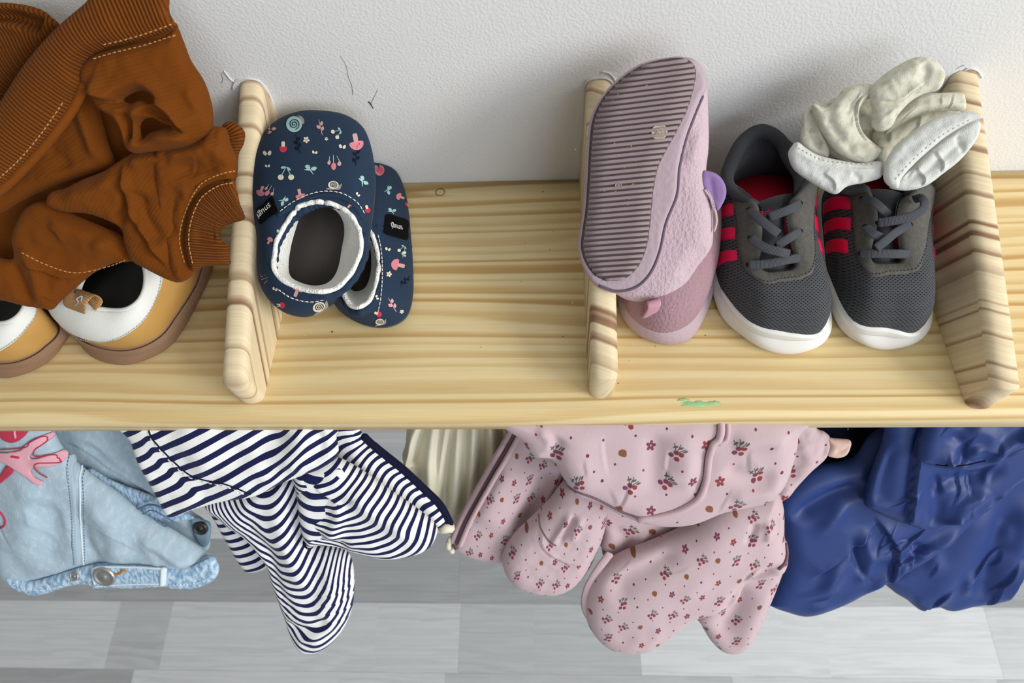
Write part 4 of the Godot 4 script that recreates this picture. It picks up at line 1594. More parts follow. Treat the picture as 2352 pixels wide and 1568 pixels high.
func build_blue():
	var t := thing("navy_print_garment", "dark navy garment with a few pale specks, mostly hidden behind the blue jacket", "clothes", Vector3(0.2, -0.15, 0.16))
	var sh := sheet(hang(-0.06), N_HANG, [1820, 930, 2080, 930, 2060, 1000, 2000, 1060, 1900, 1085, 1830, 1090], 5.0)
	sh.soft(20).puff(30, 20).fold([1900, 950, 1960, 1010, 1980, 1060], 20, 12).fold([1950, 950, 2000, 1000, 2020, 1040], 18, -10)
	part("drape", sh.mesh(), M.navy_print, t)
	for q in [[1985, 968, 14, 5], [1975, 1003, 3, 2], [1946, 1046, 5, 2.5], [1935, 970, 2.5, 2]]:
		var s2 := sheet(hang(-0.06), N_HANG, ring_px(q[0], q[1], q[2], q[3], -0.4), 2.0, 2)
		lie(s2, sh, 0.0005)
		part("print", s2.mesh(), M.pale_print, t)
	t = thing("blue_jacket", "shiny cobalt blue nylon rain jacket with deep folds, hanging under the shelf at far right", "jacket", Vector3(0.25, -0.2, 0.2))
	sh = sheet(hang(-0.045), N_HANG, [2020, 1320, 2060, 1290, 2150, 1180, 2230, 1080, 2430, 980, 2430, 1230, 2380, 1290, 2342, 1316, 2322, 1352, 2290, 1376, 2230, 1386, 2178, 1397, 2140, 1385, 2112, 1397, 2078, 1372, 2046, 1352], 3.2)
	sh.soft(26).puff(50, 34)
	sh.fold([2250, 1120, 2200, 1230, 2110, 1380], 40, 14).fold([2350, 1100, 2330, 1220, 2290, 1370], 34, 14).fold([2300, 1120, 2260, 1260, 2230, 1380], 22, -12).fold([2080, 1350, 2120, 1380, 2160, 1360], 12, 8, "lip").fold([2290, 1370, 2310, 1310, 2340, 1250], 12, 12, "lip")
	creases(sh, 3, 12, [2080, 1180, 2340, 1370], 1.9, 0.5, 120, 14, 10)
	part("sleeve", sh.mesh(), M.blue_nylon, t)
	sh = sheet(hang(-0.036), N_HANG, [1780, 1140, 1830, 1090, 1880, 1068, 1960, 1050, 2010, 990, 2130, 960, 2260, 1100, 2280, 1140, 2200, 1220, 2120, 1284, 2010, 1340, 1940, 1380, 1856, 1408, 1800, 1398, 1764, 1384, 1760, 1374, 1795, 1290, 1790, 1200], 3.2)
	sh.soft(30).puff(50, 36)
	sh.fold([1800, 1180, 1900, 1120, 1990, 1095], 22, -20).fold([1840, 1310, 1900, 1270, 1990, 1200], 34, 16, "lip").fold([1990, 1160, 2040, 1240, 2020, 1330], 18, 20, "lip").fold([1960, 1180, 1980, 1260, 1960, 1330], 16, 12).fold([1940, 1200, 1955, 1270, 1990, 1320], 9, -10).fold([2030, 1290, 2110, 1250, 2200, 1190], 20, 14).fold([2060, 1220, 2110, 1240, 2160, 1240], 14, -10).fold([2010, 1310, 2040, 1300, 2060, 1260], 8, 6).fold([1860, 1400, 1900, 1320, 1920, 1250], 26, 10)
	creases(sh, 5, 18, [1800, 1120, 2180, 1380], 2.35, 0.6, 130, 14, 12)
	var skirt := part("skirt", sh.mesh(), M.blue_nylon, t)
	sh = sheet(hang(-0.020), N_HANG, [2030, 940, 2430, 940, 2430, 1030, 2330, 1105, 2290, 1140, 2250, 1170, 2190, 1195, 2130, 1212, 2075, 1198, 2040, 1186, 1996, 1164, 1984, 1150, 1998, 1090, 2016, 1040, 2030, 990], 3.2)
	sh.soft(22).puff(36, 30)
	sh.fold([2100, 960, 2085, 1050, 2066, 1200], 16, 26, "lip").fold([2035, 1000, 2020, 1080, 2010, 1160], 22, -12).fold([2130, 1090, 2140, 1150, 2128, 1208], 18, -14).fold([2170, 1200, 2200, 1150, 2260, 1110], 16, 14).fold([2190, 1195, 2250, 1160, 2320, 1100], 9, 8).fold([2100, 1090, 2200, 1085, 2300, 1060], 24, -18).fold([2150, 1190, 2180, 1175, 2200, 1190], 8, 7)
	creases(sh, 7, 14, [2020, 980, 2340, 1180], 1.9, 0.8, 100, 11, 10)
	part("hood", sh.mesh(), M.blue_nylon, t)
	sh = sheet(hang(-0.008), N_HANG, [2140, 940, 2440, 940, 2440, 985, 2390, 1020, 2330, 1042, 2270, 1062, 2220, 1076, 2165, 1072, 2120, 1060, 2104, 1050, 2108, 1010, 2120, 975], 3.2)
	sh.soft(20).puff(34, 28)
	sh.fold([2160, 980, 2200, 1010, 2190, 1060], 14, -11).fold([2250, 1060, 2290, 1010, 2350, 975], 16, 16).fold([2280, 1055, 2320, 1020, 2380, 1000], 9, -9).fold([2320, 1000, 2335, 975, 2350, 960], 10, 10).fold([2200, 965, 2260, 990, 2240, 1040], 20, 10)
	creases(sh, 8, 12, [2130, 960, 2350, 1060], 2.5, 0.8, 80, 10, 8)
	part("pouch", sh.mesh(), M.blue_nylon, t)
	part("patch_seam", seam(sh, [2150, 1066, 2200, 1070, 2262, 1058], 0.0004), M.navy_print, t)

# Scatters short creases over a sheet, running about one way.
func creases(sh: Sheet, seed_: int, count: int, area: Array, ang: float, spread: float, long: float, w: float, amp: float) -> Sheet:
	var rng := RandomNumberGenerator.new()
	rng.seed = seed_
	for i in count:
		var c := Vector2(rng.randf_range(area[0], area[2]), rng.randf_range(area[1], area[3]))
		var a := ang + rng.randf_range(-spread, spread)
		var l := long * rng.randf_range(0.5, 1.2)
		var d := Vector2(cos(a), sin(a)) * l * 0.5
		var side := Vector2(-d.y, d.x) * rng.randf_range(-0.25, 0.25)
		sh.fold([c.x - d.x, c.y - d.y, c.x + side.x, c.y + side.y, c.x + d.x, c.y + d.y], w * rng.randf_range(0.6, 1.5), amp * rng.randf_range(0.4, 1.2) * (1.0 if rng.randf() < 0.7 else -1.0), "lip" if rng.randf() < 0.55 else "ridge", 0.45)
	return sh

func ring_px(x: float, y: float, rx: float, ry: float, ang: float) -> Array:
	var o := []
	for k in 10:
		var e := Vector2(cos(TAU * k / 10) * rx, sin(TAU * k / 10) * ry).rotated(ang)
		o.append(x + e.x)
		o.append(y + e.y)
	return o

# ---------------------------------------------------------------- the sweatshirt heaped on the left, and the socks

const N_HEAP := Vector3(0.10, 0.69, 0.717)

func heap(out: float) -> Vector3:
	return Vector3(-0.25, 0.100, 0.085) + N_HEAP.normalized() * out

func ribs_along(sh: Sheet, line: Array, rib_px: float):
	sh.spine = sh.uvs(spline2(pv(line), 5, false))
	sh.tex_scale = Vector2(20, 1.0 / (rib_px * sh.k))

func fleece(sh: Sheet, ang: float):
	sh.tex_angle = ang
	sh.tex_scale = Vector2(1, 1)

func build_sweatshirt():
	var t := thing("sweatshirt", "rust brown fleece sweatshirt with ribbed hem and cuff, heaped over the tan shoes", "sweatshirt", Vector3(-0.25, 0.05, 0.09))
	# dark inside that shows between the folds
	var sh := sheet(heap(-0.018), N_HEAP, [-60, 60, 100, 60, 230, 84, 320, 70, 398, 50, 416, 90, 450, 200, 480, 290, 500, 330, 520, 420, 500, 520, 400, 600, 250, 600, 110, 640, -60, 640], 6.0)
	sh.puff(30, 10)
	part("inner_layer", sh.mesh(), M.rust_fleece, t)
	# looped band far left, top
	sh = sheet(heap(-0.012), N_HEAP, [-60, 8, 0, 6, 50, 10, 95, 22, 122, 42, 136, 60, 110, 90, 70, 140, 30, 190, -10, 240, -60, 260], 4.0)
	sh.soft(16).puff(26, 20).fold([-40, 40, 30, 38, 80, 52, 108, 66], 16, -37.7, "ridge", 0.05).fold([-40, 62, 20, 58, 70, 72], 12, 17.4).fold([-40, 20, 40, 18, 100, 40], 10, 13.0)
	ribs_along(sh, [-80, 120, 0, 80, 80, 60, 150, 60], 8.0)
	part("neckband", sh.mesh(), M.rust_rib, t)
	# the back of the body under the ribbed hem
	sh = sheet(heap(-0.006), N_HEAP, [-60, 440, 20, 420, 90, 340, 150, 265, 200, 190, 224, 236, 246, 320, 264, 378, 236, 392, 180, 408, 110, 434, 60, 456, 0, 490, -60, 506], 4.0)
	sh.soft(24).puff(36, 26).fold([60, 470, 140, 425, 240, 385], 14, 11.6, "lip").fold([190, 230, 215, 300, 240, 370], 16, 17.4).fold([120, 340, 150, 360, 170, 390], 20, -8.7).noise(60, 3, 2)
	fleece(sh, 0.6)
	part("body", sh.mesh(), M.rust_fleece, t)
	# lowest piece with a seam, over the shoes
	sh = sheet(heap(-0.002), N_HEAP, [-60, 572, 0, 592, 34, 590, 30, 545, 46, 498, 70, 470, 110, 462, 170, 492, 240, 522, 282, 545, 303, 596, 262, 604, 220, 624, 180, 656, 140, 692, 122, 710, 100, 708, 60, 702, 0, 688, -60, 690], 4.0)
	sh.soft(22).puff(34, 26).fold([44, 585, 100, 612, 170, 634, 250, 618, 296, 600], 13, 13.0, "lip").fold([50, 560, 90, 600, 112, 700], 16, 14.5).fold([36, 590, 60, 640, 90, 700], 14, -14.5).fold([110, 480, 200, 540, 290, 570], 30, 11.6).noise(60, 3, 5)
	fleece(sh, -0.7)
	creases(sh, 22, 8, [40, 500, 280, 680], 0.6, 0.7, 90, 12, 7)
	var low := part("side_seam_panel", sh.mesh(), M.rust_fleece, t)
	tagged("stitching", stitches(sh, [50, 580, 100, 605, 170, 626, 246, 612, 290, 596], 0.0003, 0.0016, 0.0007), M.rust_thread, low)
	# middle folds
	sh = sheet(heap(0.004), N_HEAP, [112, 470, 118, 442, 150, 432, 190, 412, 240, 392, 290, 360, 330, 342, 400, 348, 420, 400, 432, 460, 424, 520, 420, 580, 440, 628, 416, 648, 384, 640, 340, 618, 304, 596, 288, 552, 276, 520, 210, 492, 150, 486], 4.0)
	sh.soft(22).puff(34, 30).fold([290, 360, 300, 420, 310, 480, 350, 540, 400, 620], 24, 29.0, "lip").fold([150, 450, 220, 440, 290, 400], 18, 13.0).fold([276, 520, 300, 470, 306, 420], 14, -20.3).fold([330, 430, 350, 500, 390, 560], 18, -17.4).fold([300, 380, 360, 360, 410, 370], 16, 14.5).noise(60, 3, 7)
	fleece(sh, 0.9)
	creases(sh, 24, 8, [140, 380, 400, 620], 0.9, 0.7, 100, 12, 8)
	part("fold", sh.mesh(), M.rust_fleece, t)
	# the sleeve behind the cuff, with its own turned-up rib
	sh = sheet(heap(0.0), N_HEAP, [505, 300, 520, 280, 540, 282, 562, 302, 560, 330, 548, 356, 545, 400, 535, 420, 510, 400, 500, 350], 3.0)
	sh.soft(10).puff(16, 14)
	ribs_along(sh, [520, 280, 545, 320, 550, 400], 7.0)
	part("cuff", sh.mesh(), M.rust_rib, t)
	sh = sheet(heap(0.008), N_HEAP, [360, 346, 420, 334, 462, 318, 484, 292, 500, 290, 520, 296, 530, 330, 545, 366, 540, 400, 536, 414, 500, 418, 462, 440, 436, 480, 424, 540, 432, 590, 446, 624, 420, 646, 396, 622, 384, 560, 372, 500, 360, 420], 4.0)
	sh.soft(18).puff(30, 26).fold([380, 350, 450, 350, 510, 318], 18, 17.4).fold([420, 420, 396, 480, 400, 560], 18, -17.4).fold([536, 402, 480, 414, 446, 444, 428, 500, 420, 560, 436, 616], 11, 13.0, "lip", 0.05).fold([400, 380, 470, 390, 530, 370], 22, -13.0).noise(36, 3, 9)
	fleece(sh, 0.4)
	creases(sh, 23, 8, [390, 340, 530, 600], 1.7, 0.7, 90, 12, 8)
	var sleeve := part("sleeve", sh.mesh(), M.rust_fleece, t)
	tagged("stitching", stitches(sh, [540, 392, 500, 402, 455, 430, 424, 490, 412, 550, 424, 606], 0.0003, 0.0016, 0.0007), M.rust_thread, sleeve)
	sh = sheet(heap(0.012), N_HEAP, [536, 414, 545, 440, 552, 470, 563, 498, 556, 506, 530, 514, 512, 524, 502, 540, 512, 556, 527, 566, 528, 590, 529, 606, 500, 610, 470, 612, 446, 622, 434, 600, 426, 556, 432, 506, 448, 464, 480, 432, 510, 418], 3.0)
	sh.soft(10).puff(24, 18).fold([450, 540, 480, 540, 505, 540], 16, -11.6)
	ribs_along(sh, [545, 400, 500, 420, 455, 462, 434, 530, 440, 630], 7.0)
	var cuff := part("cuff", sh.mesh(), M.rust_rib, t)
	tagged("stitching", stitches(sh, [534, 420, 500, 428, 462, 456, 440, 505, 434, 556, 444, 612], 0.0003, 0.0016, 0.0007), M.rust_thread, cuff)
	# the big fleece piece, upper right, folding over itself
	sh = sheet(heap(0.010), N_HEAP, [186, 172, 192, 148, 220, 126, 270, 112, 330, 98, 380, 82, 408, 66, 420, 90, 440, 140, 466, 180, 482, 220, 490, 260, 488, 296, 470, 316, 440, 334, 400, 344, 350, 348, 310, 352, 290, 336, 280, 300, 262, 270, 230, 250, 208, 214, 190, 198], 3.5, 5, [[284, 230, 300, 216, 324, 208, 344, 213, 362, 230, 348, 234, 322, 230, 300, 238], [322, 292, 332, 274, 352, 271, 376, 283, 396, 291, 372, 297, 346, 305, 328, 318]])
	sh.soft(18).puff(34, 32)
	sh.fold([196, 140, 250, 124, 330, 104, 408, 74], 12, 13.0, "lip", 0.05)
	sh.fold([205, 210, 235, 222, 280, 230, 310, 215, 340, 215, 372, 240, 400, 260, 440, 310], 22, 37.7, "lip", 0.1)
	sh.fold([292, 250, 300, 290, 300, 330], 12, -34.8).fold([330, 250, 350, 262, 380, 276, 400, 300], 14, -31.9).fold([318, 240, 330, 290, 312, 340], 11, 17.4).fold([340, 300, 400, 318, 450, 320], 14, 17.4).fold([230, 240, 260, 280, 285, 340], 12, 14.5).noise(60, 3, 11)
	fleece(sh, 0.3)
	creases(sh, 21, 8, [220, 140, 470, 320], 0.9, 0.7, 90, 10, 6)
	var big := part("body", sh.mesh(), M.rust_fleece, t)
	tagged("stitching", stitches(sh, [214, 136, 260, 122, 330, 105, 406, 80], 0.0003, 0.0016, 0.0008), M.rust_thread, big)
	# the long ribbed hem in front
	sh = sheet(heap(0.014), N_HEAP, [-60, 312, 0, 238, 50, 160, 100, 98, 150, 48, 200, 6, 230, -24, 372, -24, 390, 30, 404, 62, 376, 76, 330, 90, 270, 104, 226, 118, 196, 140, 184, 168, 188, 196, 172, 236, 140, 290, 90, 348, 40, 402, 0, 440, -60, 476], 4.0)
	sh.soft(14).puff(30, 26).fold([-60, 400, 40, 300, 120, 180, 200, 90, 300, 40], 40, 14.5, "ridge", 0.1)
	ribs_along(sh, [-110, 420, -40, 350, 60, 236, 122, 154, 196, 84, 300, 40, 420, 6], 8.6)
	var hem := part("ribbed_hem", sh.mesh(), M.rust_rib, t)
	part("seam_roll", seam(sh, [-60, 470, 0, 434, 46, 392, 100, 334, 150, 272, 176, 232, 192, 200], 0.0022, 0.2), M.rust_plain, hem)
	tagged("stitching", stitches(sh, [-20, 424, 40, 370, 90, 312, 130, 256, 146, 232], 0.0003, 0.0014, 0.001), M.rust_thread, hem)
	tagged("stitching", stitches(sh, [236, 102, 280, 92, 330, 78, 398, 54], 0.0003, 0.0014, 0.001), M.rust_thread, hem)

func sock_sheet(t: Node3D, out: float, outline: Array, pf: float, hh: float, called: String, m: Material, folds: Array, rib := []) -> Sheet:
	var n := Vector3(-0.16, 0.72, 0.67).normalized()
	var sh := sheet(Vector3(0.205, 0.078, 0.062) + n * out, n, outline, 2.4)
	sh.soft(12).puff(pf, hh)
	for f in folds:
		sh.fold(f[0], f[1], f[2], f[3] if f.size() > 3 else "ridge", 0.2)
	creases(sh, int(outline[0] + outline[1]), 7, [outline[0] - 20, outline[1] - 60, outline[0] + 160, outline[1] + 90], 2.4, 0.9, 60, 6, 5)
	sh.noise(40, 2.0, int(outline[0]))
	if rib.size():
		ribs_along(sh, rib, 4.0)
	part(called, sh.mesh(), m, t)
	return sh

func build_socks():
	var t := thing("sock", "crumpled off-white baby sock with its cuff at the lower left, lying on the sneakers", "sock", Vector3(0.185, 0.065, 0.07), "crumpled baby socks")
	sock_sheet(t, -0.012, [1880, 250, 1960, 210, 2030, 200, 2080, 250, 2080, 330, 2040, 400, 1960, 380, 1890, 340], 20, 12, "inner_fold", M.sock_knit, [[[1960, 240, 2010, 290, 2020, 350], 12, 9]])
	sock_sheet(t, -0.004, [1842, 292, 1844, 258, 1860, 240, 1886, 238, 1908, 252, 1890, 290, 1902, 330, 1902, 362, 1876, 360, 1848, 342, 1838, 322], 18, 16, "heel", M.sock_knit, [[[1856, 250, 1862, 300, 1890, 350], 10, -9], [[1880, 250, 1882, 300, 1896, 340], 8, 6]])
	sock_sheet(t, 0.002, [1864, 240, 1900, 246, 1922, 224, 1938, 204, 1972, 192, 2008, 196, 2012, 214, 1984, 236, 1972, 262, 1980, 300, 2004, 326, 2026, 346, 2010, 366, 1990, 380, 1960, 372, 1926, 354, 1900, 324, 1880, 290], 22, 22, "foot", M.sock_knit, [[[1990, 212, 1964, 240, 1966, 290, 1990, 330], 9, 12, "lip"], [[1930, 230, 1920, 270, 1950, 340], 18, 8], [[1890, 260, 1920, 310, 1960, 350], 10, -6]])
	var sh := sock_sheet(t, 0.005, [1810, 356, 1818, 336, 1832, 326, 1852, 340, 1880, 356, 1920, 366, 1970, 374, 2020, 370, 2028, 386, 2022, 408, 1984, 420, 1946, 428, 1920, 446, 1892, 436, 1852, 412, 1822, 388], 22, 18, "cuff", M.sock_cuff, [[[2016, 388, 1950, 386, 1880, 374, 1828, 346], 7, 7, "lip"], [[1886, 396, 1910, 416, 1914, 440], 9, 8, "lip"], [[1950, 396, 1968, 410, 1966, 424], 7, -5]])
	tagged("stitching", stitches(sh, [1834, 340, 1880, 364, 1930, 374, 2012, 378], 0.0003, 0.001, 0.0014), M.sock_cuff, t)
	t = thing("sock", "crumpled off-white baby sock with its wide open cuff toward the right divider", "sock", Vector3(0.225, 0.065, 0.07), "crumpled baby socks")
	sock_sheet(t, -0.006, [2010, 300, 2060, 285, 2110, 262, 2180, 252, 2205, 260, 2160, 300, 2090, 350, 2040, 400, 2018, 380, 2006, 340], 18, 14, "leg", M.sock_knit, [[[2030, 360, 2080, 310, 2150, 275], 10, -8]])
	sock_sheet(t, 0.0, [2046, 274, 2088, 236, 2118, 217, 2160, 213, 2206, 213, 2216, 222, 2214, 254, 2168, 254, 2112, 264, 2070, 286, 2048, 302, 2030, 308], 14, 14, "ankle", M.sock_knit, [[[2060, 280, 2110, 244, 2200, 236], 9, 5]])
	sock_sheet(t, 0.006, [1998, 232, 1998, 204, 2026, 174, 2066, 148, 2106, 131, 2142, 136, 2166, 160, 2167, 186, 2152, 208, 2122, 216, 2090, 234, 2062, 264, 2046, 292, 2022, 302, 2002, 290, 2004, 258], 24, 26, "toe", M.sock_knit, [[[2010, 232, 2060, 230, 2090, 208, 2120, 190], 9, 9, "lip"], [[2110, 145, 2120, 170, 2100, 195], 12, -8], [[2030, 210, 2070, 180, 2110, 150], 18, 8]])
	sock_sheet(t, 0.001, [2044, 424, 2090, 386, 2130, 346, 2180, 308, 2236, 276, 2252, 286, 2241, 322, 2206, 366, 2164, 400, 2128, 426, 2090, 437, 2054, 435], 16, 14, "cuff_inside", M.sock_cuff, [[[2096, 384, 2118, 408, 2112, 432], 7, 9, "lip"], [[2140, 346, 2160, 372, 2156, 398], 8, 9, "lip"], [[2190, 310, 2204, 336, 2206, 356], 7, -7], [[2070, 420, 2140, 380, 2220, 310], 10, -6]])
	sh = sock_sheet(t, 0.010, [2029, 400, 2036, 366, 2060, 334, 2104, 297, 2150, 270, 2212, 257, 2250, 262, 2254, 272, 2236, 278, 2214, 288, 2172, 314, 2126, 352, 2092, 384, 2070, 410, 2062, 432, 2046, 430, 2032, 418], 18, 15, "cuff", M.sock_cuff, [[[2050, 400, 2100, 350, 2160, 300, 2230, 268], 12, 4]])
	tagged("stitching", stitches(sh, [2056, 412, 2088, 376, 2124, 342, 2170, 306, 2232, 272], 0.0003, 0.001, 0.0014), M.sock_cuff, t)

# ---------------------------------------------------------------- shoes: a skin from a sole outline up to the rim of the opening

class Shell:
	var rows := []          # rows[i][j]: i round the shoe, j from sole (0) to rim
	var n := 0
	var nt := 0
	var per := 1            # rows per given pair
	func at(i: float, t: float) -> Vector3:
		var x := fposmod(i * per, n)
		var a := int(x) % n
		var b := (a + 1) % n
		var y := clampf(t, 0.0, 1.0) * (nt - 1)
		var j := mini(int(y), nt - 2)
		var f := y - j
		return (rows[a][j] as Vector3).lerp(rows[a][j + 1], f).lerp((rows[b][j] as Vector3).lerp(rows[b][j + 1], f), x - int(x))
	func normal(i: float, t: float) -> Vector3:
		var e := 0.5 / per
		var a := at(i + e, t) - at(i - e, t)
		var b := at(i, minf(1.0, t + 0.06)) - at(i, maxf(0.0, t - 0.06))
		var r := a.cross(b).normalized()
		return r

# sole, rim: world points in pairs, anticlockwise as the camera sees them. Each pair is joined by a curve that rises and bulges.
func shell(sole: PackedVector3Array, rim: PackedVector3Array, up: Vector3, rise: float, bulge: float, lean: float, crown: float, per := 6, nt := 14) -> Shell:
	var s := Shell.new()
	var a := spline3(sole, per, true)
	var b := spline3(rim, per, true)
	s.n = a.size()
	s.nt = nt
	s.per = per
	var c := Vector3.ZERO
	for p in a:
		c += p
	c /= a.size()
	for i in s.n:
		var t := (a[(i + 1) % s.n] - a[(i - 1 + s.n) % s.n])
		var out := t.cross(up).normalized()
		if out.dot(a[i] - c) < 0.0:
			out = -out
		var flat := (a[i] - b[i])
		flat -= up * flat.dot(up)
		var gap := flat.length()
		var high := (b[i] - a[i]).dot(up)
		var p1 := a[i] + up * minf(rise, high * 0.75) + out * bulge
		var p2 := b[i] + flat * lean + up * crown * clampf(gap / 0.03, 0.0, 1.0)
		var row := PackedVector3Array()
		for j in nt:
			row.append(a[i].bezier_interpolate(p1, p2, b[i], float(j) / (nt - 1)))
		s.rows.append(row)
	return s

func shell_mesh(s: Shell, uv_scale: Vector2) -> ArrayMesh:
	var uvs := []
	for i in s.n + 1:
		var u := PackedVector2Array()
		var row: PackedVector3Array = s.rows[i % s.n]
		for j in row.size():
			var p := row[j]
			u.append(Vector2(p.x, p.z - p.y * 0.8) * uv_scale)
		uvs.append(u)
	return grid_mesh(s.rows, false, uvs, false, false, true)

# A raised piece on a shell: i from i0 to i1, between the heights lo(i) and hi(i), th thick.
func overlay(s: Shell, i0: float, i1: float, lo: Array, hi: Array, th: float, uv_scale := Vector2(60, 60), ni := 24, nj := 8, skew := 0.0) -> ArrayMesh:
	var rows := []
	var uvs := []
	for a in ni + 1:
		var f := float(a) / ni
		var i := lerpf(i0, i1, f)
		var l := pick(lo, f)
		var h := pick(hi, f)
		var row := PackedVector3Array()
		var u := PackedVector2Array()
		for b in nj + 1:
			var g := float(b) / nj
			var t := lerpf(l, h, g)
			var e := minf(minf(f, 1.0 - f) * ni * 0.8, minf(g, 1.0 - g) * nj * 0.9)
			var p := s.at(i + skew * t, t) + s.normal(i + skew * t, t) * (th * sqrt(clampf(e, 0.0, 1.0)) - 0.0003)
			row.append(p)
			u.append(Vector2(p.x, p.z - p.y) * uv_scale)
		rows.append(row)
		uvs.append(u)
	return grid_mesh(rows, false, uvs)

func pick(a: Array, f: float) -> float:
	var x := f * (a.size() - 1)
	var i := mini(int(x), a.size() - 2)
	return lerpf(a[i], a[i + 1], x - i) if a.size() > 1 else float(a[0])

func loop_at(px: Array, heights: Array) -> PackedVector3Array:
	var o := PackedVector3Array()
	for i in px.size() / 2:
		o.append(on_y(px[i * 2], px[i * 2 + 1], pick(heights, float(i) / (px.size() / 2 - 1)) if heights.size() != px.size() / 2 else float(heights[i])))
	return o

# A wall between two loops with a flat bottom: midsoles and soles.
func sole_mesh(low: PackedVector3Array, high: PackedVector3Array, puff: float, per := 6, ripple := 0.0) -> ArrayMesh:
	var a := spline3(low, per, true)
	var b := spline3(high, per, true)
	var rows := []
	for i in a.size():
		var out := (a[(i + 1) % a.size()] - a[i - 1]).cross(Vector3.UP).normalized()
		var c := (a[0] + a[a.size() / 2]) * 0.5
		if out.dot(a[i] - c) < 0:
			out = -out
		var row := PackedVector3Array()
		row.append(c.lerp(a[i], 0.5) * Vector3(1, 0, 1) + Vector3(0, a[i].y, 0))
		row.append(a[i] - out * 0.001)
		for j in 9:
			var t := j / 8.0
			row.append(a[i].lerp(b[i], t) + out * puff * sin(PI * t) + Vector3.UP * 0.0008 + out * ripple * (1.0 if (i + j) % 2 == 0 else 0.0))
		row.append(b[i] - out * 0.002 + Vector3.UP * 0.0006)
		row.append(b[i] - out * 0.008 - Vector3.UP * 0.001)
		rows.append(row)
	return grid_mesh(rows, false, [], false, false, true)

func shrink(loop: PackedVector3Array, f: float, y: float) -> PackedVector3Array:
	var c := Vector3.ZERO
	for p in loop:
		c += p
	c /= loop.size()
	var o := PackedVector3Array()
	for p in loop:
		var q := c.lerp(p, f)
		o.append(Vector3(q.x, y, q.z))
	return o

func plate(loop: PackedVector3Array, per := 4) -> ArrayMesh:
	var a := spline3(loop, per, true)
	var b := PackedVector3Array()
	for p in a:
		b.append(p - Vector3(0, 0.001, 0))
	return grid_mesh([a, b], true, [], true, true)

# The inside: from the rim down to the insole
func lining(rim: PackedVector3Array, low: PackedVector3Array, inset: float, per := 6) -> ArrayMesh:
	var a := spline3(rim, per, true)
	var b := spline3(low, per, true)
	var c := Vector3.ZERO
	for p in a:
		c += p
	c /= a.size()
	var rows := []
	for i in a.size():
		var inn := (c - a[i]) * Vector3(1, 0, 1)
		inn = inn.normalized() * inset
		var at := float(i) * b.size() / a.size()
		var low_p := b[int(at) % b.size()].lerp(b[(int(at) + 1) % b.size()], at - int(at))
		var row := PackedVector3Array()
		for j in 9:
			var t := j / 8.0
			row.append((a[i] + inn).lerp(low_p, t))
		rows.append(row)
	return grid_mesh(rows, false, [], false, false, true)

func band3(a: Array, width: float, thick: float, up := Vector3(0, 0.8, 0.6)) -> ArrayMesh:
	# a: x, y (pixels), height, ...
	var pts := PackedVector3Array()
	for i in range(0, a.size(), 3):
		pts.append(on_y(a[i], a[i + 1], a[i + 2]))
	return tube(spline3(pts, 6, false), PackedVector2Array([Vector2(width, thick)]), 12, PackedVector3Array([up]), 3.0, false)

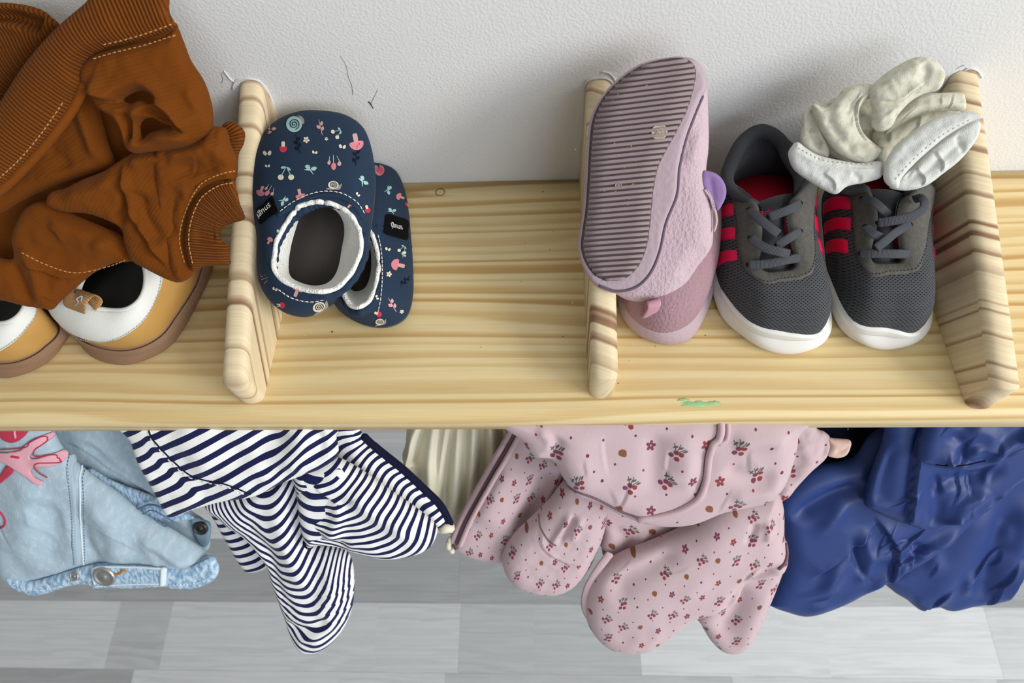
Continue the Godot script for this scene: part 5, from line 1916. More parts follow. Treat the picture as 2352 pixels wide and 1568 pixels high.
func make_shoe_materials():
	var mesh_bump := grey_tex(64, 64, func(u, v):
		var uu: float = u * 2.0
		var vv: float = v * 2.0
		var q := Vector2(fposmod(uu, 1.0) - 0.5, fposmod(vv, 1.0) - 0.5)
		var q2 := Vector2(fposmod(uu + 0.5, 1.0) - 0.5, fposmod(vv + 0.5, 1.0) - 0.5)
		var d := minf((q * Vector2(1.0, 1.6)).length(), (q2 * Vector2(1.0, 1.6)).length())
		return smoothstep(0.12, 0.3, d))
	var mesh_col := Paint.new(64, 64, Color(0.40, 0.41, 0.42))
	for y in 64:
		for x in 64:
			var q := Vector2(fposmod(x / 32.0, 1.0) - 0.5, fposmod(y / 32.0, 1.0) - 0.5)
			var q2 := Vector2(fposmod(x / 32.0 + 0.5, 1.0) - 0.5, fposmod(y / 32.0 + 0.5, 1.0) - 0.5)
			var d := minf((q * Vector2(1.0, 1.7)).length(), (q2 * Vector2(1.0, 1.7)).length())
			mesh_col.dot(x, y, Color(0.11, 0.11, 0.11), 1.0 - smoothstep(0.12, 0.22, d))
	var weave := noise_tex(256, 0.16, 31, 3)
	var m := mat("knit_mesh", Color(0.76, 0.76, 0.77), 0.85, mesh_col.tex(), mesh_bump, 0.04)
	cloth(m, 0.2)
	cloth(mat("collar_cloth", Color(0.26, 0.265, 0.28), 0.9, null, weave, 0.02, Vector3(70, 70, 70)), 0.3)
	cloth(mat("suede", Color(0.41, 0.40, 0.38), 0.9, noise_tex(256, 0.03, 33, 4, [[0.0, 1.0], [Color(0.8, 0.8, 0.8), Color(1, 1, 1)]]), weave, 0.03, Vector3(40, 40, 40)), 0.35)
	mat("pink_stripe", Color(0.93, 0.08, 0.31), 0.5)
	mat("pink_insole", Color(0.93, 0.10, 0.27), 0.8)
	mat("white_foam", Color(0.90, 0.895, 0.88), 0.55)
	var lace_b := grey_tex(4, 32, func(_u, v): return absf(sin(v * PI * 2.0)))
	m = mat("lace", Color(0.31, 0.32, 0.34), 0.8, null, lace_b, 0.018)
	m.uv1_scale = Vector3(1, 800, 1)
	cloth(m, 0.25)
	mat("lace_hole", Color(0.05, 0.05, 0.05), 0.9)
	cloth(mat("grey_thread", Color(0.27, 0.28, 0.27), 0.9))
	mat("tan_leather", Color(0.78, 0.61, 0.35), 0.5, noise_tex(256, 0.012, 35, 3, [[0.0, 1.0], [Color(0.9, 0.88, 0.84), Color(1, 1, 1)]]), null, 0.0, Vector3(9, 9, 9))
	mat("white_leather", Color(0.89, 0.89, 0.87), 0.55, null, weave, 0.012, Vector3(20, 20, 20))
	mat("gum_sole", Color(0.56, 0.44, 0.35), 0.65)
	cloth(mat("dark_lining", Color(0.42, 0.42, 0.41), 0.95, null, weave, 0.02, Vector3(60, 60, 60)), 0.1)
	m = mat("grosgrain", Color(0.74, 0.56, 0.36), 0.85, null, lace_b, 0.05)
	m.uv1_scale = Vector3(1, 700, 1)
	mat("blue_thread", Color(0.62, 0.66, 0.70), 0.8)
	# terry cloth: small loops in rows
	var cell := noise_tex(256, 0.07, 37, 2, [], FastNoiseLite.TYPE_CELLULAR)
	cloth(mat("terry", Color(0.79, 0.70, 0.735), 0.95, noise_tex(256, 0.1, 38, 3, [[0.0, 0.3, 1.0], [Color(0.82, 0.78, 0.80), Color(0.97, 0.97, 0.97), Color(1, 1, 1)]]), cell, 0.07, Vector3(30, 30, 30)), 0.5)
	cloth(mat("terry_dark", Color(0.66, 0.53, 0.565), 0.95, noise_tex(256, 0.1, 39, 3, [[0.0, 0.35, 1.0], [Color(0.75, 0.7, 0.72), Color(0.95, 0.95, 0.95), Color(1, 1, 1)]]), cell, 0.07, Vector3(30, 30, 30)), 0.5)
	cloth(mat("loop_mauve", Color(0.74, 0.56, 0.62), 0.9))
	mat("mauve_rubber", Color(0.70, 0.62, 0.655), 0.6, null, noise_tex(256, 0.06, 40, 3), 0.03, Vector3(18, 18, 18))
	mat("tread_base", Color(0.33, 0.27, 0.28), 0.8)
	mat("tread_rib", Color(0.57, 0.51, 0.515), 0.7)
	mat("yellow_crumb", Color(0.72, 0.58, 0.26), 0.9)
	mat("mauve_groove", Color(0.40, 0.34, 0.40), 0.7)
	cloth(mat("purple_tab", Color(0.58, 0.47, 0.67), 0.85, null, weave, 0.02, Vector3(60, 60, 60)), 0.3)
	mat("zip_teeth", Color(0.78, 0.74, 0.76), 0.45)
	mat("clear_rubber", Color(0.72, 0.64, 0.55), 0.4)
	# slippers
	cloth(mat("navy_twill", Color(0.155, 0.215, 0.295), 0.75), 0.3)
	cloth(mat("white_fleece", Color(0.92, 0.92, 0.90), 0.98, null, cell, 0.07, Vector3(40, 40, 40)), 0.6)
	cloth(mat("grey_lining", Color(0.62, 0.61, 0.60), 0.95, null, weave, 0.03, Vector3(40, 40, 40)), 0.3)
	cloth(mat("black_insole", Color(0.25, 0.235, 0.225), 0.9), 0.15)
	cloth(mat("black_label", Color(0.03, 0.03, 0.035), 0.7), 0.1)
	mat("label_print", Color(0.86, 0.86, 0.86), 0.7)
	for c in [["print_pink", Color(0.83, 0.51, 0.55)], ["print_blush", Color(0.80, 0.62, 0.61)], ["print_red", Color(0.80, 0.22, 0.33)], ["print_mint", Color(0.63, 0.78, 0.76)], ["print_cream", Color(0.88, 0.85, 0.76)], ["print_taupe", Color(0.62, 0.57, 0.56)], ["print_dark", Color(0.065, 0.10, 0.16)]]:
		cloth(mat(c[0], c[1], 0.75), 0.15)
	# socks
	cloth(mat("sock_knit", Color(0.83, 0.82, 0.76), 0.95, noise_tex(256, 0.02, 44, 4, [[0.0, 0.5, 1.0], [Color(0.84, 0.81, 0.74), Color(1, 1, 1), Color(1, 1, 1)]]), weave, 0.02, Vector3(40, 40, 40)), 0.4)
	cloth(mat("sock_cuff", Color(0.83, 0.835, 0.815), 0.95, null, weave, 0.03, Vector3(40, 40, 40)), 0.4)

# ---------------------------------------------------------------- grey sneakers

func sneaker(label: String, sole: Array, rim: Array, low: Array, laces: Array, stripes_l: Array, stripes_r: Array, has_text: bool):
	var n := sole.size() / 2
	var sh_ := []
	var rh := [0.042, 0.042, 0.043, 0.046, 0.049, 0.052, 0.055, 0.056, 0.053, 0.055, 0.060, 0.063, 0.060, 0.055, 0.051, 0.051, 0.055, 0.052, 0.049, 0.046, 0.043, 0.042]
	for i in n:
		var back := 1.0 - absf(i - 11.0) / 11.0
		sh_.append(lerpf(0.0135, 0.021, back))
	var s := loop_at(sole, sh_)
	var r := loop_at(rim, rh)
	var lw := loop_at(low, [0.001])
	var c := Vector3.ZERO
	for p in lw:
		c += p
	c /= lw.size()
	var t := thing("sneaker", label, "shoe", Vector3(c.x, 0, c.z), "grey sneakers with pink stripes")
	var sk := shell(s, r, Vector3.UP, 0.022, 0.0015, 0.42, 0.004)
	part("midsole", sole_mesh(lw, s, 0.0025), M.white_foam, t)
	var upper := part("upper", shell_mesh(sk, Vector2(215, 215)), M.knit_mesh, t)
	# white toe bumper creeping up the front
	part("toe_bumper", overlay(sk, -2.2, 1.6, [0.0], [0.01, 0.05, 0.10, 0.12, 0.10, 0.05, 0.01], 0.0022), M.white_foam, t)
	var ins := shrink(s, 0.86, 0.029)
	part("insole", plate(ins), M.pink_insole, t)
	part("lining", lining(r, ins, 0.001), M.collar_cloth, t)
	# padded collar: from one side of the throat round the heel to the other
	var col := PackedVector3Array()
	for i in range(7, 17):
		col.append(r[i] - Vector3(0, 0.002, 0))
	var radii := PackedVector2Array()
	var dense := spline3(col, 6, false)
	for i in dense.size():
		var f := float(i) / (dense.size() - 1)
		radii.append(Vector2(0.0036, 0.0036) * (0.7 + 0.5 * sin(PI * f)))
	part("collar", tube(dense, radii, 12, PackedVector3Array([Vector3.UP])), M.collar_cloth, t)
	# suede facing round the throat
	part("eyestay", overlay(sk, -5.9, 7.2, [0.40, 0.50, 0.54, 0.56, 0.60, 0.70, 0.80, 0.82, 0.80, 0.70, 0.62, 0.56, 0.48, 0.40, 0.40], [1.0], 0.0016, Vector2(60, 60), 60, 8), M.suede, t)
	for e in [[0.47, 0.52, 0.57, 0.60, 0.65, 0.75, 0.84, 0.855, 0.84, 0.75, 0.67, 0.60, 0.55, 0.47, 0.47], [0.93]]:
		var line := PackedVector3Array()
		for a in 121:
			var f := a / 120.0
			var i := lerpf(-5.7, 7.0, f)
			line.append(sk.at(i, pick(e, f)) + sk.normal(i, pick(e, f)) * 0.0014)
		if e.size() > 1:
			tagged("stitching", dashes(line, 0.00022, 0.0011, 0.0008, func(_w): return Vector3.UP), M.grey_thread, t)
	for q in stripes_l + stripes_r:
		part("stripe", overlay(sk, q[0], q[1], [0.02], [q[2]], 0.0011, Vector2(60, 60), 8, 8, (0.75 if has_text else 1.3) if q[0] > 11.0 else -0.6), M.pink_stripe, upper)
	# tongue across the throat
	var rows := []
	var uvs := []
	for k in 8:
		var a := (r[0] if k == 7 else r[15 + k]) if k > 0 else r[16] + (r[16] - r[17]) * 0.15
		var b := r[8 - k] if k > 0 else r[7] + (r[7] - r[6]) * 0.15
		var row := PackedVector3Array()
		var u := PackedVector2Array()
		for j in 9:
			var f := j / 8.0
			var p := a.lerp(b, f) + Vector3(0, -0.0045 + 0.003 * sin(PI * f), 0)
			row.append(p)
			u.append(Vector2(p.x, p.z) * 150.0)
		rows.append(row)
		uvs.append(u)
	var tongue := part("tongue", grid_mesh(rows, false, uvs), M.collar_cloth, t)
	if has_text:
		var w := on_y(1774, 489, 0.0545)
		var tm := lettering("adidas", 0.0135, M.pink_stripe, Basis(Vector3.RIGHT, 0.12) * Basis(Vector3.RIGHT, -PI * 0.33), w)
		tongue.add_child(tm, true)
		tm.name = "lettering"
		tm.position = w
	for l in laces:
		var first := true
		part("lace", band3(l, 0.0024, 0.0008), M.lace, t)
		for e in [0, l.size() - 3]:
			if first or l.size() < 20:
				var p := on_y(l[e], l[e + 1], l[e + 2] - 0.0005)
				part("eyelet", ball(p, Vector3(0.0016, 0.0008, 0.0016)), M.lace_hole, t)
			first = false

func tagged(called: String, mesh: Mesh, m: Material, parent: Node3D):
	if mesh:
		part(called, mesh, m, parent).set_meta("kind", "stuff")

func ball(c: Vector3, r: Vector3) -> ArrayMesh:
	var rows := []
	for j in 7:
		var a := PI * j / 6.0
		var row := PackedVector3Array()
		for k in 12:
			row.append(c + Vector3(sin(a) * cos(TAU * k / 12), cos(a), sin(a) * sin(TAU * k / 12)) * r)
		rows.append(row)
	return grid_mesh(rows, true)

func plate_on(loop: PackedVector3Array, n: Vector3) -> ArrayMesh:
	var a := spline3(loop, 4, true)
	var b := PackedVector3Array()
	for p in a:
		b.append(p - n * 0.001)
	return grid_mesh([a, b], true, [], true, true)

func lettering(words: String, width: float, m: Material, turn: Basis, _at: Vector3) -> MeshInstance3D:
	var tm := TextMesh.new()
	tm.text = words
	var f := SystemFont.new()
	f.font_names = PackedStringArray(["Droid Sans"])
	tm.font = f
	tm.font_size = 64
	tm.pixel_size = 0.001
	tm.depth = 0.002
	tm.curve_step = 1.0
	var w := maxf(0.01, tm.get_aabb().size.x)
	var o := MeshInstance3D.new()
	o.mesh = tm
	o.material_override = m
	o.basis = turn.scaled(Vector3.ONE * width / w)
	return o

func build_sneakers():
	sneaker("grey mesh sneaker with pink stripes and pink insole showing, right beside the mauve boots",
		[1800, 776, 1870, 772, 1896, 736, 1890, 680, 1876, 625, 1865, 575, 1858, 520, 1856, 478, 1852, 445, 1835, 425, 1795, 405, 1750, 402, 1708, 410, 1672, 425, 1660, 442, 1655, 460, 1648, 490, 1641, 530, 1639, 570, 1642, 615, 1660, 672, 1722, 752],
		[1786, 624, 1812, 621, 1824, 610, 1821, 583, 1813, 548, 1806, 508, 1812, 465, 1836, 436, 1838, 402, 1814, 358, 1794, 318, 1752, 296, 1712, 318, 1686, 360, 1672, 404, 1688, 436, 1736, 464, 1750, 508, 1751, 548, 1748, 587, 1744, 612, 1760, 625],
		[1811, 815, 1866, 803, 1898, 776, 1904, 735, 1897, 680, 1884, 620, 1874, 560, 1866, 500, 1860, 455, 1835, 430, 1790, 416, 1745, 414, 1700, 425, 1668, 445, 1648, 480, 1636, 530, 1631, 575, 1630, 615, 1635, 665, 1656, 728, 1700, 770, 1755, 804],
		[[1719, 608, 0.0455, 1760, 606, 0.048, 1800, 598, 0.049, 1849, 590, 0.0455], [1838, 530, 0.053, 1815, 545, 0.0545, 1784, 564, 0.052], [1723, 546, 0.053, 1755, 568, 0.0545, 1790, 578, 0.055, 1812, 583, 0.053], [1838, 466, 0.058, 1810, 482, 0.059, 1766, 498, 0.056], [1721, 481, 0.056, 1745, 503, 0.0585, 1770, 524, 0.0585, 1788, 537, 0.057]],
		[[16.15, 16.9, 0.5], [17.45, 18.15, 0.53], [18.6, 19.15, 0.55]], [[6.15, 6.95, 0.5], [5.15, 5.85, 0.48], [4.2, 4.85, 0.46]], true)
	sneaker("grey mesh sneaker with pink stripes under the crumpled socks, next to the right divider",
		[2035, 768, 2090, 770, 2122, 742, 2127, 690, 2125, 635, 2121, 585, 2119, 535, 2117, 490, 2112, 450, 2090, 425, 2050, 408, 2005, 404, 1955, 410, 1918, 422, 1904, 430, 1893, 440, 1887, 458, 1886, 494, 1889, 532, 1893, 572, 1903, 636, 1952, 748],
		[2034, 606, 2058, 605, 2067, 598, 2065, 572, 2061, 535, 2060, 495, 2068, 462, 2092, 440, 2088, 400, 2066, 352, 2044, 312, 2008, 292, 1970, 314, 1940, 355, 1928, 400, 1945, 428, 1990, 430, 2012, 470, 2017, 510, 2008, 548, 2000, 585, 2004, 604],
		[2044, 804, 2098, 788, 2128, 754, 2135, 702, 2131, 645, 2127, 590, 2124, 535, 2120, 490, 2112, 450, 2088, 428, 2045, 416, 2000, 412, 1950, 420, 1908, 440, 1884, 470, 1878, 505, 1881, 540, 1886, 585, 1893, 640, 1901, 690, 1930, 758, 1990, 796],
		[[1976, 582, 0.046, 2010, 582, 0.049, 2060, 583, 0.049, 2094, 583, 0.046], [1988, 520, 0.053, 2008, 538, 0.055, 2034, 549, 0.053], [2090, 515, 0.053, 2060, 532, 0.055, 2035, 552, 0.055, 2012, 570, 0.053], [1981, 455, 0.056, 2005, 463, 0.059, 2024, 478, 0.059, 2040, 494, 0.056], [2017, 512, 0.056, 2050, 507, 0.059, 2090, 498, 0.061, 2116, 484, 0.062, 2124, 468, 0.063, 2116, 455, 0.062, 2100, 458, 0.058]],
		[[16.4, 17.2, 0.55], [17.6, 18.35, 0.55], [18.75, 19.3, 0.5]], [[6.3, 6.9, 0.3], [5.3, 5.9, 0.32], [4.2, 4.75, 0.32]], false)

# ---------------------------------------------------------------- tan and white shoes

func tan_shoe(label: String, off: Vector2):
	var sole_px := [178, 770, 222, 792, 277, 801, 326, 792, 370, 766, 403, 722, 444, 659, 459, 618, 480, 560, 475, 500, 430, 470, 370, 480, 300, 520, 228, 574, 170, 624, 140, 662, 134, 702, 148, 740]
	var rim_px := [200, 698, 222, 708, 255, 713, 290, 711, 318, 693, 333, 665, 336, 632, 330, 602, 318, 578, 300, 560, 280, 553, 262, 556, 243, 572, 222, 592, 200, 622, 185, 650, 180, 672, 186, 688]
	var low_px := [170, 772, 212, 820, 277, 839, 333, 829, 388, 800, 425, 755, 462, 685, 488, 626, 500, 560, 492, 495, 435, 460, 370, 470, 300, 512, 226, 568, 170, 622, 142, 666, 138, 708, 150, 748]
	if off.x < -100:
		for i in range(6, 11):
			sole_px[i * 2] -= 95
			low_px[i * 2 + 2] -= 99
	for a in [sole_px, rim_px, low_px]:
		for i in range(0, a.size(), 2):
			a[i] += off.x
			a[i + 1] += off.y
	var s := loop_at(sole_px, [0.017])
	var r := loop_at(rim_px, [0.044, 0.043, 0.042, 0.043, 0.044, 0.045, 0.047, 0.049, 0.05, 0.05, 0.05, 0.05, 0.05, 0.049, 0.047, 0.046, 0.046, 0.046])
	var lw := loop_at(low_px, [0.001])
	var c := Vector3.ZERO
	for p in lw:
		c += p
	c /= lw.size()
	var t := thing("leather_shoe", label, "shoe", Vector3(c.x, 0, c.z), "tan and white low shoes")
	part("sole", sole_mesh(lw, s, 0.0012, 10, 0.0), M.gum_sole, t)
	# welt: fine upright ribs round the top of the sole
	var dense := spline3(s, 22, true)
	var ribs := []
	for i in range(0, int(dense.size() * 0.5)):
		var p := dense[i]
		var q := dense[(i + 1) % dense.size()]
		var out := (q - p).cross(Vector3.UP).normalized()
		if out.dot(p - c) < 0:
			out = -out
		ribs.append(tube(PackedVector3Array([p + out * 0.0022 - Vector3(0, 0.0045, 0), p + out * 0.0018 - Vector3(0, 0.0005, 0)]), PackedVector2Array([Vector2(0.0006, 0.0007)]), 6, PackedVector3Array([out])))
	tagged("welt_ribs", joined(ribs), M.gum_sole, t)
	var sk := shell(s, r, Vector3.UP, 0.022, 0.004, 0.25, 0.002)
	part("upper", shell_mesh(sk, Vector2(20, 20)), M.tan_leather, t)
	part("heel_counter", overlay(sk, -5.0, 7.4, [0.6, 0.2, 0.03, 0.02, 0.03, 0.06, 0.12, 0.22, 0.33, 0.42, 0.48, 0.6, 0.9], [1.0], 0.0014, Vector2(20, 20), 70, 10), M.white_leather, t)
	var line := PackedVector3Array()
	for a in 101:
		var f := a / 100.0
		var i := lerpf(-4.0, 7.1, f)
		var e := pick([0.25, 0.07, 0.06, 0.07, 0.1, 0.16, 0.26, 0.37, 0.46, 0.52, 0.64, 0.9], f)
		line.append(sk.at(i, e) + sk.normal(i, e) * 0.0013)
	tagged("stitching", dashes(line, 0.00022, 0.0012, 0.0007, func(_w): return Vector3.UP), M.blue_thread, t)
	part("rim", tube(spline3(r, 6, true), PackedVector2Array([Vector2(0.0016, 0.0016)]), 10, PackedVector3Array([Vector3.UP]), 2.0, true, true), M.white_leather, t)
	var ins := shrink(s, 0.8, 0.019)
	part("insole", plate(ins), M.dark_lining, t)
	part("lining", lining(r, ins, 0.001), M.dark_lining, t)
	if off.x > -100:
		var tab := PackedVector3Array([on_y(176, 716, 0.040), on_y(170, 703, 0.048), on_y(180, 686, 0.054), on_y(198, 672, 0.053), on_y(214, 682, 0.048), on_y(205, 694, 0.046)])
		var d := spline3(tab, 5, false)
		var across := (on_y(212, 690, 0.05) - on_y(170, 676, 0.05)).normalized()
		var ups := PackedVector3Array()
		for i in d.size():
			var tg := (d[mini(i + 1, d.size() - 1)] - d[maxi(i - 1, 0)]).normalized()
			ups.append(across.cross(tg).normalized())
		var pt := part("pull_tab", tube(d, PackedVector2Array([Vector2(0.0062, 0.0006)]), 12, ups, 4.0, false), M.grosgrain, t)
		var sq := PackedVector3Array()
		for q in [[172, 700, 0.0498], [180, 694, 0.0522], [176, 686, 0.055], [188, 680, 0.0558], [186, 690, 0.0535]]:
			sq.append(on_y(q[0], q[1], q[2] + 0.0008))
		part("embroidery", tube(spline3(sq, 5, false), PackedVector2Array([Vector2(0.0005, 0.0004)]), 6, PackedVector3Array([Vector3.UP])), M.blue_thread, pt)

func build_tan_shoes():
	tan_shoe("tan leather shoe with white heel and striped pull tab, nearest the left divider", Vector2.ZERO)
	tan_shoe("tan leather shoe with white heel cut off by the left edge of the photo", Vector2(-272, 30))

# ---------------------------------------------------------------- mauve boots

func pull_loop() -> ArrayMesh:
	# a short tape folded double, standing off the heel
	var a := on_y(1477, 729, 0.026)
	var b := on_y(1488, 700, 0.040)
	var across := (on_y(1508, 696, 0.040) - on_y(1484, 702, 0.040)).normalized()
	var out := (b - a).cross(across).normalized()
	if out.z < 0:
		out = -out
	var c := (a + b) * 0.5
	var pts := PackedVector3Array([a + across * 0.003, c + out * 0.0012 + across * 0.003, b + out * 0.0016 + across * 0.003, b + across * 0.0034 - out * 0.0014, c - out * 0.0012 + across * 0.004, a - out * 0.001 + across * 0.004])
	var d := spline3(pts, 5, false)
	var ups := PackedVector3Array()
	for i in d.size():
		var tg := (d[mini(i + 1, d.size() - 1)] - d[maxi(i - 1, 0)]).normalized()
		ups.append(across.cross(tg).normalized())
	return tube(d, PackedVector2Array([Vector2(0.0038, 0.0007)]), 12, ups, 4.0, false)

func build_boots():
	# the one standing on the shelf, heel to the viewer
	var s := loop_at([1525, 766, 1578, 748, 1612, 706, 1632, 650, 1645, 590, 1650, 520, 1640, 450, 1590, 418, 1530, 418, 1475, 440, 1442, 500, 1430, 560, 1424, 620, 1426, 672, 1440, 715, 1475, 750], [0.015])
	var r := loop_at([1535, 600, 1570, 590, 1592, 572, 1600, 545, 1602, 515, 1598, 480, 1590, 445, 1565, 430, 1535, 430, 1505, 440, 1490, 470, 1485, 505, 1482, 540, 1485, 565, 1495, 585, 1515, 596], [0.046])
	var lw := loop_at([1528, 793, 1582, 782, 1614, 738, 1634, 680, 1648, 610, 1654, 530, 1645, 452, 1592, 425, 1530, 425, 1470, 450, 1436, 510, 1424, 570, 1419, 630, 1420, 690, 1434, 738, 1472, 775], [0.001])
	var c := Vector3.ZERO
	for p in lw:
		c += p
	c /= lw.size()
	var t := thing("bootee", "mauve terry bootee standing upright with its heel and pull loop below the tilted one", "shoe", Vector3(c.x, 0, c.z), "mauve terry bootees")
	part("sole", sole_mesh(lw, s, 0.0015), M.mauve_rubber, t)
	var sk := shell(s, r, Vector3.UP, 0.03, 0.003, 0.3, 0.002)
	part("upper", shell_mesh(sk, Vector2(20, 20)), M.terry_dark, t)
	part("insole", plate(shrink(s, 0.85, 0.02)), M.grey_lining, t)
	part("lining", lining(r, shrink(s, 0.85, 0.021), 0.002), M.grey_lining, t)
	part("pull_loop", pull_loop(), M.loop_mauve, t)
	# the one leaning back with its ribbed sole to the viewer
	var ns := Vector3(-0.12, 0.73, 0.67).normalized()
	var o := Vector3(0.058, 0.088, 0.079)
	t = thing("bootee", "mauve terry bootee tipped up so its ribbed sole faces out, leaning on the wall", "shoe", Vector3(o.x, 0.03, o.z), "mauve terry bootees")
	var up := sheet(o - ns * 0.018, ns, [1560, 134, 1600, 140, 1621, 175, 1626, 240, 1628, 330, 1622, 400, 1634, 462, 1638, 540, 1630, 575, 1602, 612, 1575, 652, 1538, 688, 1488, 694, 1430, 684, 1380, 640, 1360, 560, 1370, 400, 1390, 260, 1450, 160], 4.0)
	up.soft(20).puff(55, 38)
	up.fold([1600, 300, 1596, 340, 1580, 380], 14, 6).fold([1560, 640, 1590, 600, 1620, 560], 20, -6)
	up.back = 0.02
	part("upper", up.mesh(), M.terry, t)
	var mid := sheet(o - ns * 0.007, ns, [1540, 131, 1575, 131, 1600, 140, 1621, 174, 1622, 205, 1612, 225, 1594, 270, 1576, 320, 1562, 385, 1557, 450, 1532, 513, 1519, 578, 1498, 630, 1466, 664, 1420, 674, 1374, 660, 1342, 620, 1327, 570, 1332, 526, 1339, 477, 1344, 399, 1349, 330, 1356, 272, 1378, 226, 1416, 183, 1472, 146], 4.0)
	mid.soft(10).puff(16, 14)
	mid.back = 0.011
	var ms := part("midsole", mid.mesh(), M.mauve_rubber, t)
	part("groove", seam(mid, [1613, 222, 1593, 270, 1575, 320, 1560, 385, 1554, 448, 1529, 512, 1515, 576, 1494, 626, 1462, 658, 1418, 668, 1378, 656], 0.0008, 0.2), M.mauve_groove, ms)
	var tread_px := [1537, 134, 1574, 135, 1596, 151, 1598, 183, 1583, 242, 1560, 293, 1530, 348, 1511, 389, 1501, 444, 1496, 500, 1487, 564, 1468, 610, 1436, 640, 1399, 645, 1367, 634, 1345, 605, 1334, 568, 1338, 527, 1345, 477, 1350, 399, 1354, 330, 1361, 275, 1382, 229, 1419, 187, 1474, 150]
	var tread := sheet(o - ns * 0.0045, ns, tread_px, 4.0)
	tread.puff(5, 6)
	tread.back = 0.001
	var tr := part("tread", tread.mesh(), M.tread_base, t)
	var line: PackedVector2Array = spline2(pv(tread_px), 6, true)
	# ribs across the sole, cut to its outline
	for k in 41:
		var y := 144.0 + k * 12.35
		var slope := lerpf(-0.14, -0.06, k / 40.0)
		var xs := []
		for i in line.size():
			var a := line[i]
			var b := line[(i + 1) % line.size()]
			var da := a.y - (y + slope * (a.x - 1450.0))
			var db := b.y - (y + slope * (b.x - 1450.0))
			if (da > 0) != (db > 0):
				xs.append(a.x + (b.x - a.x) * da / (da - db))
		if xs.size() < 2:
			continue
		xs.sort()
		var x0: float = xs[0] + 6.0
		var x1: float = xs[xs.size() - 1] - 3.0
		if x1 - x0 < 14.0:
			continue
		var pts := PackedVector3Array()
		for f in [0.0, 0.25, 0.5, 0.75, 1.0]:
			var x := lerpf(x0, x1, f)
			pts.append(tread.surf(Vector2(x, y + slope * (x - 1450.0))) + ns * 0.0002)
		part("rib", tube(pts, PackedVector2Array([Vector2(0.00088, 0.0008)]), 8, PackedVector3Array([ns]), 3.5, false), M.tread_rib, tr)
	var w := tread.surf(Vector2(1514, 303))
	part("size_mark", disc(w, ns, 0.0040, 0.0009), M.clear_rubber, tr)
	var x := (tread.surf(Vector2(1524, 301)) - tread.surf(Vector2(1504, 304))).normalized()
	var nn := ns
	x = (x - nn * x.dot(nn)).normalized()
	var num := lettering("23", 0.0042, M.clear_rubber, Basis(x, nn.cross(x), nn), w)
	num.name = "size_number"
	t.add_child(num, true)
	num.position = w + nn * 0.0009 - t.position
	var bits := []
	var rng := RandomNumberGenerator.new()
	rng.seed = 14
	for k in 46:
		var q := Vector2(rng.randfn(1440.0, 34.0), rng.randf_range(170.0, 470.0))
		var e := tread.surf(q)
		var br := rng.randf_range(0.00016, 0.00042)
		bits.append(ball(e + ns * 0.0001, Vector3(br * 1.7, br, br)))
	tagged("crumbs", joined(bits), M.yellow_crumb, tr)
	w = tread.surf(Vector2(1420, 426))
	part("stud", disc(w, ns, 0.0018, 0.0014), M.tread_rib, tr)
	# tab and zip at the ankle
	var tb := sheet(o - ns * 0.014, ns, [1612, 394, 1628, 393, 1644, 398, 1658, 410, 1667, 428, 1668, 446, 1662, 464, 1648, 484, 1636, 468, 1612, 430], 3.0)
	tb.soft(6).puff(8, 8).fold([1628, 400, 1634, 430, 1640, 470], 7, -4)
	part("ankle_tab", tb.mesh(), M.purple_tab, t)
	part("zip", seam(tb, [1620, 436, 1632, 455, 1641, 480, 1645, 508, 1640, 530], 0.0006, 1.0), M.mauve_piping, t)
	tagged("zip_teeth", stitches(tb, [1622, 434, 1634, 453, 1643, 479, 1647, 507, 1642, 530], 0.0005, 0.0006, 0.0005), M.zip_teeth, t)

# ---------------------------------------------------------------- printed slippers

func tilted(px: Array, o: Vector3, n: Vector3, lift: Array) -> PackedVector3Array:
	var r := PackedVector3Array()
	for i in px.size() / 2:
		var h: float = lift[i % lift.size()]
		r.append(hit(Vector2(px[i * 2], px[i * 2 + 1]), o + n * h, n))
	return r

func slipper(label: String, o: Vector3, n: Vector3, sole: Array, rim: Array, lift: Array, inner: Array) -> Array:
	var s := tilted(sole, o, n, [0.004])
	var r := tilted(rim, o, n, lift)
	var c := Vector3.ZERO
	for p in s:
		c += p
	c /= s.size()
	var t := thing("baby_slipper", label, "shoe", c - n * 0.004, "navy printed baby slippers")
	var sk := shell(s, r, n, 0.013, 0.001, 0.30, 0.004, 6, 16)
	part("upper", shell_mesh(sk, Vector2(20, 20)), M.navy_twill, t)
	var lw := PackedVector3Array()
	for p in s:
		lw.append(c.lerp(p, 0.985) - n * 0.003)
	var rows := [spline3(s, 6, true), spline3(lw, 6, true)]
	part("sole", grid_mesh(rows, true, [], false, true), M.suede, t)
	var ins := tilted(inner, o, n, [0.008])
	var insole := PackedVector3Array()
	for p in ins:
		insole.append(p + (p - c).normalized() * 0.004)
	part("insole", grid_mesh([spline3(insole, 6, true)], true, [], true, false) if false else plate_on(insole, n), M.black_insole, t)
	part("lining", lining(r, ins, 0.0006), M.white_fleece, t)
	# the gathered casing and the thin fleece edge
	var dense := spline3(r, 8, true)
	var rad := PackedVector2Array()
	var rad2 := PackedVector2Array()
	var outer := PackedVector3Array()
	for i in dense.size():
		var wave := 0.0005 * sin(i * 0.31) + 0.0004 * sin(i * 0.47 + 1.0)
		dense[i] += n * wave
		outer.append(dense[i] + (dense[i] - c).slide(n).normalized() * 0.0022 - n * 0.0028)
		rad.append(Vector2(0.0014, 0.0013) * (1.0 + 0.08 * sin(i * 0.7)))
		rad2.append(Vector2(0.0020, 0.0024) * (1.0 + 0.12 * sin(i * 1.1)))
	part("fleece_rim", tube(dense, rad, 8, PackedVector3Array([n]), 2.0, true, true), M.white_fleece, t)
	part("casing", tube(outer, rad2, 10, PackedVector3Array([n]), 2.0, true, true), M.navy_twill, t)
	return [t, sk]

